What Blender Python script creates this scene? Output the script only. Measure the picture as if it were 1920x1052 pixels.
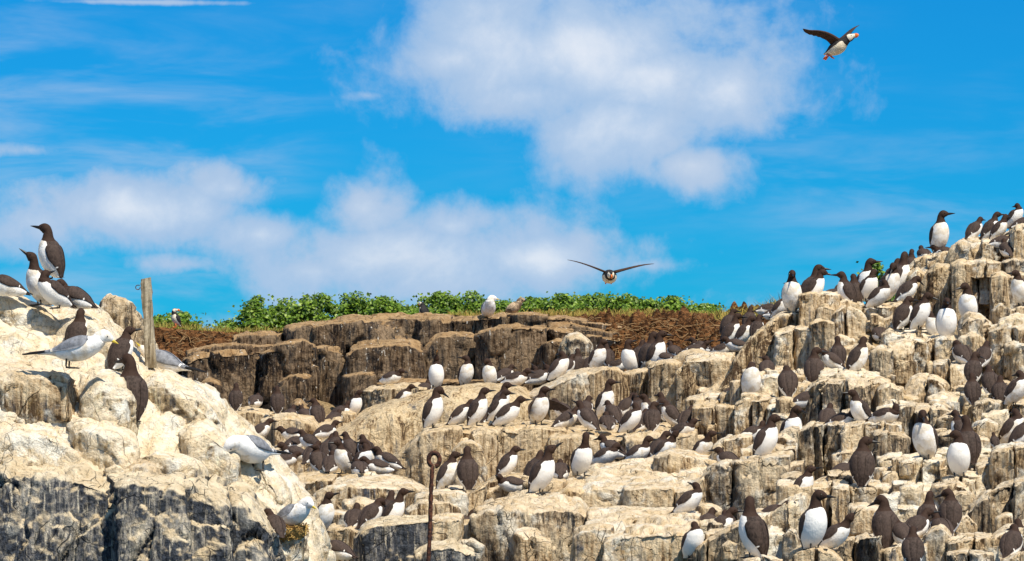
import bpy, math, random
import numpy as np
from mathutils import Vector, Matrix
from mathutils.bvhtree import BVHTree

for o in list(bpy.data.objects):
    bpy.data.objects.remove(o)
SC = bpy.context.scene
COL = SC.collection
R = math.radians

# ---------------------------------------------------------------- camera
FPX = 6500.0                       # focal length in photo pixels (1920 wide)
PITCH = R(2.85)
cam_d = bpy.data.cameras.new('camera')
cam_d.sensor_width = 36.0
cam_d.lens = 36.0 * FPX / 1920.0
cam_d.clip_start = 0.5
cam_d.clip_end = 20000.0
cam = bpy.data.objects.new('camera', cam_d)
cam.rotation_euler = (R(90) + PITCH, 0, 0)
COL.objects.link(cam)
SC.camera = cam
FWD = np.array([0, math.cos(PITCH), math.sin(PITCH)])
UPV = np.array([0, -math.sin(PITCH), math.cos(PITCH)])

def P(px, py, Y):
    """the point seen at photo pixel (px, py) that lies Y metres out from the boat"""
    px = np.asarray(px, float); py = np.asarray(py, float); Y = np.asarray(Y, float)
    px, py, Y = np.broadcast_arrays(px, py, Y)
    d = FWD + ((px - 960) / FPX)[..., None] * np.array([1.0, 0, 0]) + ((526 - py) / FPX)[..., None] * UPV
    return d * (Y / d[..., 1])[..., None]

# ---------------------------------------------------------------- sun, sky, exposure
SUN_EL, SUN_AZ = 57.0, 38.0        # high sun, behind the boat and to the right
sun_d = bpy.data.lights.new('sun', 'SUN')
sun_d.energy = 5.0
sun_d.angle = R(0.55)
sun_d.color = (1.0, 0.92, 0.78)
sun = bpy.data.objects.new('sun', sun_d)
to_sun = Vector((math.sin(R(SUN_AZ)) * math.cos(R(SUN_EL)), -math.cos(R(SUN_AZ)) * math.cos(R(SUN_EL)), math.sin(R(SUN_EL))))
sun.rotation_euler = to_sun.to_track_quat('Z', 'Y').to_euler()
COL.objects.link(sun)
SC.view_settings.view_transform = 'Standard'
SC.view_settings.look = 'None'
SC.view_settings.exposure = 0.22
SC.view_settings.gamma = 1.0
SC.view_settings.use_curve_mapping = False
SC.cycles.max_bounces = 5
SC.cycles.diffuse_bounces = 3
SC.cycles.use_adaptive_sampling = True

class NT:
    """small helper to write node trees as expressions"""
    def __init__(s, tree):
        s.t = tree; s.n = tree.nodes; s.l = tree.links
    def put(s, sock, v):
        if hasattr(v, 'is_linked') or hasattr(v, 'links'):
            s.l.new(v, sock)
        else:
            sock.default_value = v
    def node(s, typ, **kw):
        nd = s.n.new(typ)
        for k, v in kw.items():
            setattr(nd, k, v)
        return nd
    def m(s, op, a, b=0.0, c=None, clamp=False):
        nd = s.node('ShaderNodeMath', operation=op, use_clamp=clamp)
        s.put(nd.inputs[0], a); s.put(nd.inputs[1], b)
        if c is not None: s.put(nd.inputs[2], c)
        return nd.outputs[0]
    def vm(s, op, a, b):
        nd = s.node('ShaderNodeVectorMath', operation=op)
        s.put(nd.inputs[0], a); s.put(nd.inputs[1], b)
        return nd.outputs[0]
    def mix(s, f, a, b):
        nd = s.node('ShaderNodeMix', data_type='RGBA')
        s.put(nd.inputs['Factor'], f)
        s.put(nd.inputs[6], a if not isinstance(a, tuple) else a + (1,) if len(a) == 3 else a)
        s.put(nd.inputs[7], b if not isinstance(b, tuple) else b + (1,) if len(b) == 3 else b)
        return nd.outputs[2]
    def noise(s, vec, scale, detail=4, rough=0.55, dist=0.0):
        nd = s.node('ShaderNodeTexNoise')
        if vec is not None: s.l.new(vec, nd.inputs['Vector'])
        nd.inputs['Scale'].default_value = scale
        nd.inputs['Detail'].default_value = detail
        nd.inputs['Roughness'].default_value = rough
        nd.inputs['Distortion'].default_value = dist
        return nd.outputs['Fac']
    def ss(s, x, lo, hi):
        nd = s.node('ShaderNodeMapRange', interpolation_type='SMOOTHSTEP')
        s.put(nd.inputs['Value'], x)
        nd.inputs['From Min'].default_value = lo; nd.inputs['From Max'].default_value = hi
        return nd.outputs['Result']
    def scale(s, vec, v):
        return s.vm('MULTIPLY', vec, v)

world = bpy.data.worlds.new('World')
SC.world = world
world.use_nodes = True
def build_sky():
    t = NT(world.node_tree)
    t.n.clear()
    out = t.node('ShaderNodeOutputWorld')
    bg = t.node('ShaderNodeBackground')
    t.l.new(bg.outputs[0], out.inputs[0])
    sky = t.node('ShaderNodeTexSky', sky_type='NISHITA')
    sky.sun_disc = False
    sky.sun_elevation = R(SUN_EL)
    sky.sun_rotation = R(180 - SUN_AZ)
    sky.air_density = 1.0
    sky.dust_density = 0.15
    sky.ozone_density = 2.2
    sky.altitude = 0
    # a polarised, strongly saturated summer blue
    grade = t.node('ShaderNodeMix', data_type='RGBA', blend_type='MULTIPLY')
    grade.inputs['Factor'].default_value = 1.0
    t.l.new(sky.outputs[0], grade.inputs[6])
    grade.inputs[7].default_value = (0.03, 0.61, 1.15, 1)
    tc = t.node('ShaderNodeTexCoord')
    d = tc.outputs['Generated']
    sp = t.node('ShaderNodeSeparateXYZ'); t.l.new(d, sp.inputs[0])
    az = t.m('MULTIPLY', t.m('ARCTAN2', sp.outputs[0], sp.outputs[1]), 57.2958)
    el = t.m('MULTIPLY', t.m('ARCSINE', sp.outputs[2]), 57.2958)
    # ragged edges: billowing noise bends the cloud outlines
    n1 = t.noise(d, 26, 7, 0.60, 0.25)
    n2 = t.noise(d, 9, 3, 0.5, 0.3)
    wv = t.scale(d, (14, 14, 70))
    n3 = t.noise(wv, 1.2, 5, 0.6, 0.4)
    n4 = t.noise(d, 75, 6, 0.62, 0.2)
    edge = t.m('ADD', t.m('MULTIPLY', t.m('SUBTRACT', n1, 0.5), 2.3), t.m('MULTIPLY', t.m('SUBTRACT', n2, 0.5), 1.5))
    edge = t.m('ADD', edge, t.m('MULTIPLY', t.m('SUBTRACT', n4, 0.5), 0.9))
    # cloud banks: azimuth, elevation, half width, half height (degrees), weight
    banks = [(0.9, 6.7, 2.9, 1.1, 1.05), (-1.0, 6.5, 1.8, .7, .8), (1.9, 5.3, 1.7, .85, .95), (3.0, 4.75, 1.4, .55, .8), (3.6, 6.0, 1.7, .95, .9), (-2.4, 5.9, 1.0, .25, .25), 
             (-1.7, 3.25, 2.9, .85, 1.05), (-2.45, 4.0, 1.0, .75, 1.0), (-1.0, 3.75, 1.2, .55, .9), (0.3, 3.2, 2.2, .6, .9), (2.2, 3.1, 1.6, .35, .45),
             (-6.2, 4.0, 2.2, .62, .95), (-7.9, 3.8, 1.2, .7, .8), (-7.9, 4.95, 1.3, .3, .3), (-4.6, 4.35, 1.2, .45, .8), (-5.4, 3.1, 1.8, .35, .5), (-4.2, 3.6, 1.5, .55, .85), (-3.2, 3.0, 1.6, .6, .8), (2.4, 6.2, 2.0, 1.0, .9), (0.4, 5.9, 1.6, .7, .8),
             (-6.0, 7.4, 3.2, .08, .25), (5.5, 2.4, 5, 1.0, .3), (-3, 2.1, 6, .45, .45)]
    cov = None
    for (a, e, w, h, k) in banks:
        dx = t.m('DIVIDE', t.m('SUBTRACT', az, a), w)
        dy = t.m('DIVIDE', t.m('SUBTRACT', el, e), h)
        r2 = t.m('ADD', t.m('MULTIPLY', dx, dx), t.m('MULTIPLY', dy, dy))
        g = t.m('SUBTRACT', 1.15 * k, t.m('MULTIPLY', t.m('SQRT', r2), 0.92))
        g = t.m('MAXIMUM', g, -0.9)
        cov = g if cov is None else t.m('MAXIMUM', cov, g)
    # the same broken cloud goes on all round the sky
    big = t.noise(d, 5.5, 4, 0.55, 0.3)
    far = t.m('MAXIMUM', t.m('SUBTRACT', t.m('ABSOLUTE', az), 11.0), t.m('MULTIPLY', t.m('SUBTRACT', el, 9.0), 1.0))
    rest = t.m('SUBTRACT', t.m('MULTIPLY', t.m('SUBTRACT', big, 0.5), 5.0), t.m('MULTIPLY', t.m('SUBTRACT', 1.0, t.ss(far, 0.0, 3.0)), 3.0))
    cov = t.m('MAXIMUM', cov, rest)
    dens = t.ss(t.m('ADD', cov, edge), -0.24, 0.56)
    wisp = t.m('MULTIPLY', t.m('MULTIPLY', t.ss(n3, 0.40, 0.78), t.ss(t.noise(d, 7, 3, .5), .38, .66)), 0.55)
    dens = t.m('MAXIMUM', dens, wisp, clamp=True)
    thick = t.ss(t.m('ADD', cov, t.m('MULTIPLY', edge, 0.75)), 0.45, 1.5)
    cloud = t.mix(thick, (4.3, 5.9, 8.2), (8.6, 9.0, 9.7))
    shade = t.m('MULTIPLY', t.ss(t.noise(t.vm('ADD', d, (0, 0, .012)), 17, 4, .55), .46, .66), .38)
    cloud = t.mix(shade, cloud, (6.0, 6.7, 8.0))
    col = t.mix(t.m('MULTIPLY', dens, 0.93), grade.outputs[2], cloud)
    t.l.new(col, bg.inputs['Color'])
    bg.inputs['Strength'].default_value = 0.083
build_sky()
world.cycles.sampling_method = 'MANUAL'
world.cycles.sample_map_resolution = 256

# ---------------------------------------------------------------- noise
def _h(i, j, k, s):
    n = (i * 374761393 + j * 668265263 + k * 2147483647 + s * 1274126177) & 0xFFFFFFFF
    n = ((n ^ (n >> 13)) * 1274126177) & 0xFFFFFFFF
    n = ((n ^ (n >> 16)) * 668265263) & 0xFFFFFFFF
    return ((n ^ (n >> 15)) & 0xFFFFFF) / float(0xFFFFFF)

def vnoise(p, seed=0):
    p = np.asarray(p, float)
    i = np.floor(p).astype(np.int64); f = p - i
    f = f * f * f * (f * (f * 6 - 15) + 10)
    r = 0
    for a in (0, 1):
        for b in (0, 1):
            for c in (0, 1):
                w = (f[..., 0] if a else 1 - f[..., 0]) * (f[..., 1] if b else 1 - f[..., 1]) * (f[..., 2] if c else 1 - f[..., 2])
                r = r + w * _h(i[..., 0] + a, i[..., 1] + b, i[..., 2] + c, seed)
    return r * 2 - 1

def fbm(p, oct=4, seed=0, gain=0.5):
    r = 0; a = 1.0; p = np.asarray(p, float)
    for o in range(oct):
        r = r + a * vnoise(p, seed + o * 17); p = p * 2.03 + 11.3; a *= gain
    return r

def worley(p, seed=0):
    """F1, F2 and a random value per cell"""
    p = np.asarray(p, float)
    i = np.floor(p).astype(np.int64)
    f1 = np.full(p.shape[:-1], 9.0); f2 = f1.copy(); cid = np.zeros(p.shape[:-1])
    for a in (-1, 0, 1):
        for b in (-1, 0, 1):
            for c in (-1, 0, 1):
                ci, cj, ck = i[..., 0] + a, i[..., 1] + b, i[..., 2] + c
                d = (ci + _h(ci, cj, ck, seed) - p[..., 0]) ** 2 + (cj + _h(ci, cj, ck, seed + 1) - p[..., 1]) ** 2 + (ck + _h(ci, cj, ck, seed + 2) - p[..., 2]) ** 2
                new = d < f1
                f2 = np.where(new, f1, np.minimum(f2, d))
                cid = np.where(new, _h(ci, cj, ck, seed + 3), cid)
                f1 = np.where(new, d, f1)
    return np.sqrt(f1), np.sqrt(f2), cid

def sstep(x, a, b):
    t = np.clip((np.asarray(x, float) - a) / (b - a), 0, 1)
    return t * t * (3 - 2 * t)

def vnormals(v, f):
    a, b, c, d = v[f[:, 0]], v[f[:, 1]], v[f[:, 2]], v[f[:, 3]]
    n = np.cross(c - a, d - b)
    r = np.zeros_like(v)
    for k in range(4):
        np.add.at(r, f[:, k], n)
    return r / np.maximum(np.linalg.norm(r, axis=1), 1e-9)[:, None]

# ---------------------------------------------------------------- object helpers
def mesh_obj(name, v, f, mat, parent=None, smooth=True, attr=None):
    me = bpy.data.meshes.new(name)
    v = np.asarray(v, float)
    if isinstance(f, np.ndarray):
        n = f.shape[1]
        me.vertices.add(len(v)); me.vertices.foreach_set('co', v.astype(np.float32).ravel())
        me.loops.add(f.size); me.loops.foreach_set('vertex_index', f.astype(np.int32).ravel())
        me.polygons.add(len(f))
        me.polygons.foreach_set('loop_start', np.arange(0, f.size, n, dtype=np.int32))
        me.update(calc_edges=True)
    else:
        me.from_pydata([tuple(x) for x in v], [], f)
    if smooth:
        me.polygons.foreach_set('use_smooth', np.ones(len(me.polygons), bool))
    if attr:
        for k, a in attr.items():
            at = me.attributes.new(k, 'FLOAT', 'POINT')
            at.data.foreach_set('value', np.asarray(a, np.float32).ravel())
    if mat is not None: me.materials.append(mat)
    o = bpy.data.objects.new(name, me)
    COL.objects.link(o)
    if parent is not None: o.parent = parent
    return o

def from_mesh(name, me, parent=None):
    o = bpy.data.objects.new(name, me); COL.objects.link(o)
    if parent is not None: o.parent = parent
    return o

def empty(name, loc=(0, 0, 0), rz=0, sc=1.0):
    o = bpy.data.objects.new(name, None); COL.objects.link(o)
    o.empty_display_size = 0.05
    o.location = loc; o.rotation_euler = (0, 0, rz); o.scale = (sc, sc, sc)
    return o

def tag(o, label, cat, group=None):
    o['label'] = label; o['category'] = cat
    if group: o['group'] = group
    return o

def setting(o, kind='structure', label=None, cat=None):
    o['kind'] = kind
    if label: o['label'] = label
    if cat: o['category'] = cat
    return o

def grid_faces(n, m, closed=False):
    i, j = np.meshgrid(np.arange(n - 1), np.arange(m if closed else m - 1), indexing='ij')
    j2 = (j + 1) % m
    return np.stack([i * m + j, i * m + j2, (i + 1) * m + j2, (i + 1) * m + j], -1).reshape(-1, 4)

def tube(pts, rad, seg=8):
    pts = np.asarray(pts, float); n = len(pts)
    rad = np.broadcast_to(np.asarray(rad, float), (n,))
    tg = np.gradient(pts, axis=0); tg /= np.linalg.norm(tg, axis=1)[:, None]
    ref = np.array([0.31, 0.9, 0.2]); 
    u = np.cross(tg, ref); u /= np.linalg.norm(u, axis=1)[:, None]
    w = np.cross(tg, u)
    a = np.linspace(0, 2 * np.pi, seg, endpoint=False)
    v = pts[:, None] + rad[:, None, None] * (np.cos(a)[None, :, None] * u[:, None] + np.sin(a)[None, :, None] * w[:, None])
    f = grid_faces(n, seg, True).tolist()
    v = v.reshape(-1, 3).tolist()
    f.append(list(range(seg))[::-1]); f.append([(n - 1) * seg + k for k in range(seg)])
    return v, f

# ---------------------------------------------------------------- materials
def new_mat(name, rough=0.9, spec=0.2):
    m = bpy.data.materials.new(name); m.use_nodes = True
    t = NT(m.node_tree)
    b = t.n['Principled BSDF']
    b.inputs['Roughness'].default_value = rough
    b.inputs['Specular IOR Level'].default_value = spec
    return m, t, b

def bump(t, b, h, strength, dist=0.02):
    nd = t.node('ShaderNodeBump')
    nd.inputs['Strength'].default_value = strength
    nd.inputs['Distance'].default_value = dist
    t.l.new(h, nd.inputs['Height'])
    t.l.new(nd.outputs[0], b.inputs['Normal'])

def rock_mat(name, top_a, top_b, light, mid, dark, stain=0.0, stain_col=(.03, .033, .04), top_lo=0.30, top_hi=0.62,
             lichen=0.0, streak=1.0, droppings=0.0, crack=1.0, white=0.0, svec=(6.0, 6.0, 2.4)):
    m, t, b = new_mat(name, 0.92, 0.15)
    geo = t.node('ShaderNodeNewGeometry')
    pos = geo.outputs['Position']
    oi = t.node('ShaderNodeObjectInfo')
    sp = t.node('ShaderNodeSeparateXYZ'); t.l.new(geo.outputs['Normal'], sp.inputs[0])
    grain = t.noise(pos, 38, 6, 0.7)
    med = t.noise(pos, 9, 5, 0.6)
    patch = t.noise(pos, 2.3, 4, 0.6, 0.4)
    sv = t.scale(pos, (15, 15, 1.1))
    st = t.noise(sv, 1.0, 6, 0.68, 0.15)
    sv2 = t.scale(pos, (48, 48, 2.2))
    st2 = t.noise(sv2, 1.0, 4, 0.6)
    s = t.m('ADD', t.m('MULTIPLY', st, 0.54), t.m('MULTIPLY', st2, 0.46))
    s = t.m('ADD', t.m('MULTIPLY', s, streak), t.m('MULTIPLY', med, 1 - streak))
    s = t.m('ADD', s, t.m('MULTIPLY', t.m('SUBTRACT', patch, 0.5), 0.35))
    s = t.m('ADD', s, t.m('MULTIPLY', t.m('SUBTRACT', oi.outputs['Random'], 0.5), 0.07))
    cr = t.node('ShaderNodeValToRGB')
    e = cr.color_ramp.elements
    e[0].position = 0.415; e[0].color = dark + (1,)
    e[1].position = 0.56; e[1].color = light + (1,)
    k = e.new(0.468); k.color = mid + (1,)
    t.l.new(s, cr.inputs[0])
    side = cr.outputs[0]
    if stain > 0:
        pv = t.scale(pos, svec)
        sn = t.noise(pv, 1.0, 8, 0.72, 0.4)
        sm = t.ss(t.m('ADD', sn, t.m('MULTIPLY', t.m('SUBTRACT', st, 0.5), 0.9)), 0.54 - 0.22 * stain, 0.80 - 0.22 * stain)
        sc2 = t.mix(t.ss(grain, 0.35, 0.7), stain_col, tuple(min(1, c * 4.2) for c in stain_col))
        side = t.mix(sm, side, sc2)
        run = t.ss(t.noise(t.scale(pos, (34, 34, 1.6)), 1.0, 4, .6, .2), .57, .70)
        side = t.mix(t.m('MULTIPLY', run, .72), side, tuple(min(.9, c * 1.22) for c in light))
    top = t.mix(t.ss(med, 0.35, 0.65), top_a, top_b)
    top = t.mix(t.m('MULTIPLY', t.ss(t.m('ADD', t.m('MULTIPLY', grain, .75), t.m('MULTIPLY', med, .25)), 0.54, 0.64), 0.85), top, tuple(c * 0.36 for c in top_b))
    tm = t.m('ADD', sp.outputs[2], t.m('MULTIPLY', t.m('SUBTRACT', t.m('ADD', med, st), 1.0), 0.7))
    tm = t.ss(tm, top_lo, top_hi)
    col = t.mix(tm, side, top)
    if white > 0:
        wm = t.m('MULTIPLY', t.ss(t.noise(pos, 4.2, 5, 0.65, 0.3), 0.52, 0.66), white)
        col = t.mix(wm, col, (.86, .82, .70))
    if lichen > 0:
        lm = t.m('MULTIPLY', t.ss(t.noise(pos, 6.1, 5, 0.7, 0.5), 0.58, 0.72), lichen)
        col = t.mix(lm, col, (.42, .25, .06))
    if droppings > 0:
        dv = t.scale(pos, (22, 22, 5))
        dm = t.m('MULTIPLY', t.ss(t.noise(dv, 1.0, 3, 0.6), 0.66, 0.74), droppings)
        fl = t.m('MULTIPLY', t.ss(t.noise(pos, 34, 2, 0.5), 0.70, 0.76), droppings)
        col = t.mix(t.m('MAXIMUM', dm, fl), col, (.75, .70, .60))
    # thin open joints, dirt gathered in them
    vo = t.node('ShaderNodeTexVoronoi', feature='DISTANCE_TO_EDGE')
    wp = t.node('ShaderNodeVectorMath', operation='ADD')
    nz = t.node('ShaderNodeTexNoise'); nz.inputs['Scale'].default_value = 5; t.l.new(pos, nz.inputs['Vector'])
    t.l.new(t.scale(nz.outputs['Color'], (.14, .14, .14)), wp.inputs[0]); t.l.new(t.scale(pos, (1, 1, .55)), wp.inputs[1])
    t.l.new(wp.outputs[0], vo.inputs['Vector']); vo.inputs['Scale'].default_value = 4.2
    vo2 = t.node('ShaderNodeTexVoronoi', feature='DISTANCE_TO_EDGE')
    t.l.new(wp.outputs[0], vo2.inputs['Vector']); vo2.inputs['Scale'].default_value = 13.0
    ck = t.m('SUBTRACT', 1.0, t.ss(vo.outputs[0], 0.0, 0.012))
    ck = t.m('MULTIPLY', ck, t.ss(t.noise(pos, 3.1, 2, 0.5), 0.44, 0.58))
    ck2 = t.m('MULTIPLY', t.m('SUBTRACT', 1.0, t.ss(vo2.outputs[0], 0.0, 0.02)), t.ss(t.noise(pos, 4.4, 2, 0.5), 0.53, 0.66))
    ck = t.m('MULTIPLY', t.m('MAXIMUM', t.m('MULTIPLY', ck, .8), t.m('MULTIPLY', ck2, .6)), crack)
    col = t.mix(t.m('MULTIPLY', ck, 0.8), col, tuple(c * 0.5 for c in dark))
    t.l.new(col, b.inputs['Base Color'])
    h = t.m('ADD', t.m('MULTIPLY', grain, 0.55), t.m('MULTIPLY', med, 0.9))
    h = t.m('ADD', h, t.m('MULTIPLY', s, 0.6))
    h = t.m('SUBTRACT', h, t.m('MULTIPLY', ck, 0.7))
    bump(t, b, h, 1.0, 0.045)
    return m

M = {}
M['pale'] = rock_mat('pale_guano_rock', (.90, .79, .60), (.76, .60, .38), (.84, .71, .50), (.56, .42, .24), (.19, .14, .09), stain=.10, top_lo=.02, top_hi=.36, streak=.45, white=.9, crack=.4)
M['stain'] = rock_mat('dark_stained_rock', (.82, .69, .48), (.64, .50, .31), (.74, .64, .47), (.34, .31, .27), (.06, .063, .072), stain=1.05, stain_col=(.019, .0215, .026), top_lo=.30, top_hi=.62, streak=.95, white=.2, svec=(9.0, 9.0, 1.5))
M['tan'] = rock_mat('tan_streaked_rock', (.78, .62, .41), (.62, .45, .245), (.70, .55, .35), (.40, .28, .155), (.095, .058, .032), stain=.10, lichen=.3, top_lo=.42, top_hi=.72, streak=.97)
M['whale'] = rock_mat('whaleback_streaked_rock', (.76, .60, .38), (.62, .45, .24), (.72, .56, .34), (.46, .32, .17), (.13, .082, .045), stain=.06, lichen=.2, top_lo=.93, top_hi=1.12, streak=1.0, crack=.6)
M['mott'] = rock_mat('mottled_grey_rock', (.80, .66, .46), (.62, .46, .27), (.70, .57, .38), (.38, .275, .165), (.075, .058, .042), stain=.58, stain_col=(.020, .020, .020), lichen=.4, top_lo=.34, top_hi=.64, streak=.75, white=.55)
M['block'] = rock_mat('cream_blocky_rock', (.84, .70, .50), (.68, .51, .30), (.74, .59, .38), (.45, .315, .175), (.11, .068, .036), stain=.13, lichen=.4, top_lo=.34, top_hi=.64, streak=.85, white=.75)
M['brown'] = rock_mat('dark_brown_rock', (.48, .32, .165), (.32, .195, .09), (.29, .205, .125), (.108, .068, .038), (.020, .014, .010), stain=.42, stain_col=(.011, .010, .010), top_lo=.55, top_hi=.80, streak=.75, droppings=1.0)
M['base'] = rock_mat('painted_shade_gap_rock', (.45, .33, .18), (.34, .235, .12), (.30, .21, .115), (.16, .105, .055), (.05, .035, .022), stain=.3, top_lo=.3, top_hi=.6, streak=.7)  # rock behind the blocks coloured darker, crevice shade painted into it

# ---------------------------------------------------------------- rocks
ROCK_V, ROCK_F = [], []            # collected for standing the birds on them
_rc = [0]
def collect(v, f):
    ROCK_V.append(np.asarray(v)); ROCK_F.append(np.asarray(f) + _rc[0]); _rc[0] += len(v)

_lat = {}
def lattice(nx, ny, nz):
    key = (nx, ny, nz)
    if key in _lat: return _lat[key]
    idx = -np.ones((nx + 1, ny + 1, nz + 1), np.int64)
    I, J, K = np.meshgrid(np.arange(nx + 1), np.arange(ny + 1), np.arange(nz + 1), indexing='ij')
    on = (I == 0) | (I == nx) | (J == 0) | (J == ny) | (K == 0) | (K == nz)
    idx[on] = np.arange(on.sum())
    c = np.stack([I[on] / nx, J[on] / ny, K[on] / nz], -1)
    fs = []
    def add(a, flip):
        q = np.stack([a[:-1, :-1], a[1:, :-1], a[1:, 1:], a[:-1, 1:]], -1).reshape(-1, 4)
        fs.append(q[:, ::-1] if flip else q)
    add(idx[:, 0, :], False); add(idx[:, ny, :], True)      # front, back
    add(idx[0], True); add(idx[nx], False)                  # left, right
    add(idx[:, :, 0], True); add(idx[:, :, nz], False)      # bottom, top
    _lat[key] = (c, np.concatenate(fs))
    return _lat[key]

def poly_at(pts, u):
    pts = np.asarray(pts, float)
    x = pts[:, 0]
    tt = (x - x[0]) / max(x[-1] - x[0], 1e-6)
    return np.interp(u, tt, pts[:, 0]), np.interp(u, tt, pts[:, 1])

_seed = [100]
def rock(D, brink, back, bottom, d=0.6, mat='block', rnd=0.05, parent=None, lean=0.12, facet=0.020, lump=0.035, res=0.0155, smooth=False, name='rock_block', fz=3.0, fx=6.5, bshift=0, cuts=9):
    """one block of the outcrop: front brink and back edge of its top, seen from the boat, and where its foot disappears"""
    _seed[0] += 7; seed = _seed[0]
    if isinstance(back, (int, float)):
        back = [(x + bshift, y + back) for x, y in brink]
    if isinstance(bottom, (int, float)):
        bottom = [(brink[0][0], bottom), (brink[-1][0], bottom)]
    W = (brink[-1][0] - brink[0][0]) / FPX * D
    H = max(max(b[1] for b in bottom) - min(b[1] for b in brink), 10) / FPX * D
    nx = int(np.clip(W / res, 5, 74)); nz = int(np.clip(H / res, 5, 54)); ny = int(np.clip(d / (res * 1.8), 4, 28))
    c, f = lattice(nx, ny, nz)
    hs = np.array([W, d, H]) / 2
    r = min(rnd if smooth else rnd * 0.16, hs.min() * 0.9)
    p = (c * 2 - 1) * hs
    inner = np.maximum(hs - r, 0)
    q = np.clip(p, -inner, inner); e = p - q
    ln = np.linalg.norm(e, axis=1)
    mx = np.abs(e).max(1)
    e = e * (np.where(ln > 1e-9, np.minimum(r, np.where(mx > 1e-9, mx, r)) / np.maximum(ln, 1e-9), 0))[:, None]
    u = np.clip(((q + e) / hs + 1) / 2, 0, 1)
    U, V, T = u[:, 0], u[:, 1], u[:, 2]          # across, depth, height
    bx, by = poly_at(brink, U); kx, ky = poly_at(back, U); fx_, fy_ = poly_at(bottom, U)
    lowY = D - lean * H
    front = P(fx_, fy_, lowY) * (1 - T)[:, None] + P(bx, by, D) * T[:, None]
    kb = P(fx_, fy_, D + d * 0.8); 
    rear = kb * (1 - T)[:, None] + P(kx, ky, D + d) * T[:, None]
    v = front * (1 - V)[:, None] + rear * V[:, None]
    # hewn flats: random planes shave the corners the way joints split the rock
    rg = np.random.RandomState(seed)
    cen = v.mean(0); size = np.array([W, d, H])
    for i in range(cuts):
        if rg.rand() < .62:                       # upright joints
            a = np.array([rg.normal() * 1.0, -abs(rg.normal()) - .15, rg.normal() * .10 + .05]); amt = rg.uniform(.03, .13)
        else:                                      # worn brinks
            a = np.array([rg.normal() * .35, -abs(rg.normal()) * .7, .55 + rg.rand()]); amt = rg.uniform(.003, .018)
        a /= np.linalg.norm(a)
        h = (v - cen) @ a
        lim = h.max() - amt * np.abs(size * a).sum()
        v = v - np.clip(h - lim, 0, None)[:, None] * a * .97
    n = vnormals(v, f)
    k = min(1.0, min(W, H) / 0.30)
    lump = lump * (1.0 if smooth else 0.30)
    wob = fbm(v * 2.2 + seed, 3, seed) * lump * k
    w = v + fbm(v * 5 + 3.3, 2, seed + 2)[:, None] * 0.05
    f1, f2, cid = worley(w * np.array([fx, fx * .8, fz]) + seed * 0.37, seed)
    fac = (cid - 0.5) * 2 * facet * k * 1.25
    gap = -np.clip(1 - (f2 - f1) / 0.045, 0, 1) * facet * 0.8 * k
    g1, g2, gid = worley(w * np.array([fx, fx, fz * 1.4]) * 2.6, seed + 5)
    fac2 = (gid - 0.5) * facet * 0.55 * k
    fine = fbm(v * 21, 3, seed + 9, .6) * 0.0065
    v = v + n * (wob + fac + gap + fac2 + fine)[:, None]
    if mat in ('tan', 'brown', 'pale', 'block', 'mott', 'stain', 'base', 'whale'):
        mm = M[mat]
    o = mesh_obj(name, v, f, mm, parent, smooth)
    collect(v, f)
    return o

# smooth base sheets that close the gaps between the blocks
def sheet(name, cols, rows, fn, mat, amp=0.08, parent=None, smooth=False, fac=0.05):
    U, T = np.meshgrid(np.linspace(0, 1, cols), np.linspace(0, 1, rows), indexing='ij')
    v = fn(U.ravel(), T.ravel())
    f = grid_faces(cols, rows)
    n = vnormals(v, f)
    _seed[0] += 7
    f1, f2, cid = worley(v * np.array([4.5, 4.5, 2.6]), _seed[0])
    g1, g2, gid = worley((v + fbm(v * 4, 2, 5)[:, None] * .06) * np.array([3.2, 3.2, 2.4]), _seed[0] + 4)
    v = v + n * (fbm(v * 2.5, 4, _seed[0]) * amp + (cid - .5) * 2 * fac + (gid - .5) * fac - np.clip(1 - (g2 - g1) / .07, 0, 1) * .03 + fbm(v * 22, 3, 3) * .006)[:, None]
    o = mesh_obj(name, v, f, M[mat] if isinstance(mat, str) else mat, parent, smooth)
    collect(v, f)
    return o

def depth_at(px, py):
    yc = np.interp(py, [590, 650, 700, 730, 760, 800, 890, 930, 1000, 1060, 1120], [39.6, 38.6, 36.6, 35.0, 32.6, 31.2, 27.8, 26.4, 24.6, 23.4, 22.3])
    yr = np.interp(py, [430, 450, 560, 640, 720, 800, 900, 960, 1060, 1120], [34.4, 34.2, 33.1, 31.7, 30.0, 27.6, 25.0, 23.8, 22.3, 21.6])
    w = sstep(px, 1230, 1420)
    return yc * (1 - w) + yr * w

# the sea all round and the island's flat top behind
msea, t, b = new_mat('sea_water', 0.12, 0.5)
b.inputs['Base Color'].default_value = (.012, .05, .065, 1)
gp = t.node('ShaderNodeNewGeometry').outputs['Position']
bump(t, b, t.noise(t.scale(gp, (.5, .8, 1)), 1.0, 6, .6), .5, .4)
SEA_Z = -3.2
sea = mesh_obj('sea', [(-6000, -6000, SEA_Z), (6000, -6000, SEA_Z), (6000, 9000, SEA_Z), (-6000, 9000, SEA_Z)], [[0, 1, 2, 3]], msea)
setting(sea)

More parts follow.
